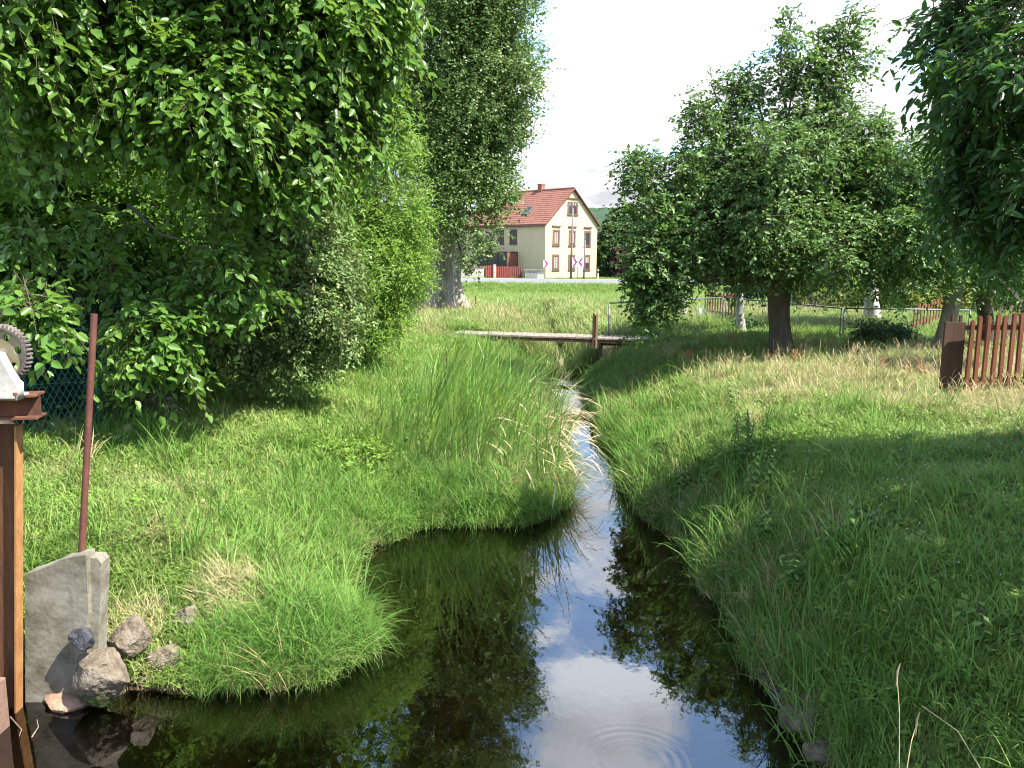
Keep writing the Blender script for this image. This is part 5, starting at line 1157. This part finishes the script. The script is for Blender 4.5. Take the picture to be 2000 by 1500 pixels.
post('pale gate pillar between the red gate and the board fence', 966, 545, 518, 81.7, .13, ywall, name='gate_pillar', cat='pillar', square=True)
def roofx(t, a, b, z, d):
    m = MB(); m.box((a.x-.2, d-.75, z+.003), (b.x+.2, d+.75, z+.10)); m.build('roof_slab', concrete, t)
    m = MB(); m.box((a.x+.15, d-.67, .85), (b.x-.65, d-.627, z-.12)); m.build('door', surf('grey shed door', [(.15, .16, .14), (.24, .25, .22)], 4, .8), t)
yard('bin_shelter', 'small grey bin shelter with a flat roof at the house corner', 1026, 1062, 528, ywall, 'shelter', d=81.3, th=1.25, extra=roofx)
# chevron signs
redp = surf('sign red', [(.50, .01, .06), (.56, .015, .07)], 5, .5, .05); swhite = surf('sign white', [(.75, .75, .75), (.8, .8, .8)], 5, .5, .05)
def chevron_sign(label, px, pyc, w, dirs, d=80.9, size=.62):
    p = aty(px, pyc, d); t = empty('chevron_sign', (p.x, d, .8), label=label, cat='road sign')
    m = MB(); m.tube([(p.x, d+.05, .7), (p.x, d+.05, p.z+size/2)], .035, 8); m.build('pole', galv, t)
    n = len(dirs); m = MB(); m.box((p.x-w*n/2, d-.015, p.z-size/2), (p.x+w*n/2, d+.012, p.z+size/2)); m.build('panel', swhite, t)
    for k, s in enumerate(dirs):
        cx = p.x-w*n/2+w*(k+.5); h = size/2-.02; a = w*.42; b = a*.55
        poly = [(-a, h), (-a+b*1.5, h), (a, 0), (-a+b*1.5, -h), (-a, -h), (a-b*1.5, 0)]
        M = Matrix(((s, 0, 0, cx), (0, 0, 1, d-.021), (0, 1, 0, p.z), (0, 0, 0, 1))); m = MB(); m.prism(poly, M, .005); m.build('chevron', redp, t)
chevron_sign('single red chevron sign pointing right at the left corner of the house', 1066.5, 515.5, .5, (1,), size=.74)
chevron_sign('red chevron sign pair pointing at each other before the gable wall', 1128.6, 512, .56, (1, -1), size=.8)
# poles
polem = surf('grey wooden pole', [(.12, .10, .09), (.22, .19, .17)], 4, .9, stretch=(1, 1, .2))
a = aty(1114.6, 544, 81.2); b = aty(1119.4, 396, 81.2); t = empty('utility_pole', (a.x, 81.2, .8), label='tall leaning wooden utility pole with a crossarm before the gable', cat='utility pole')
m = MB(); m.tube([(a.x, 81.2, .7), (b.x, 81.2, b.z)], [.12, .085], 10); m.build('pole', polem, t, smooth=True)
c = aty(1119, 401.5, 81.2); m = MB(); m.bar((c.x-.75, 81.1, c.z+.04), (c.x+.62, 81.1, c.z-.03), .08, .09); m.build('crossarm', polem, t)
for dx in (-.65, -.3, .25, .55):
    m = MB(); m.tube([(c.x+dx, 81.1, c.z+.03), (c.x+dx, 81.1, c.z+.13), (c.x+dx, 81.1, c.z+.17)], [.02, .04, .025], 8); m.build('insulator', swhite, t)
a = aty(1140.2, 544, 81.3); b = aty(1143, 461, 81.3); t = empty('utility_pole', (a.x, 81.3, .8), label='shorter grey pole right of the tall utility pole', cat='utility pole')
m = MB(); m.tube([(a.x, 81.3, .7), (b.x, 81.3, b.z)], [.09, .07], 10); m.build('pole', polem, t, smooth=True)
m = MB(); m.box((b.x-.08, 81.2, b.z-.35), (b.x+.08, 81.36, b.z-.02)); m.build('junction_box', galv, t)
a = aty(1168, 545, 81.0); t = empty('delineator_post', (a.x, 81, .8), label='white roadside marker post with a black band right of the house', cat='marker post')
m = MB(); m.box((a.x-.06, 80.97, .7), (a.x+.06, 81.06, 1.80)); m.build('post', swhite, t, bevel=.02)
m = MB(); m.box((a.x-.063, 80.965, 1.42), (a.x+.063, 81.065, 1.62)); m.build('black_band', rock_dark, t)
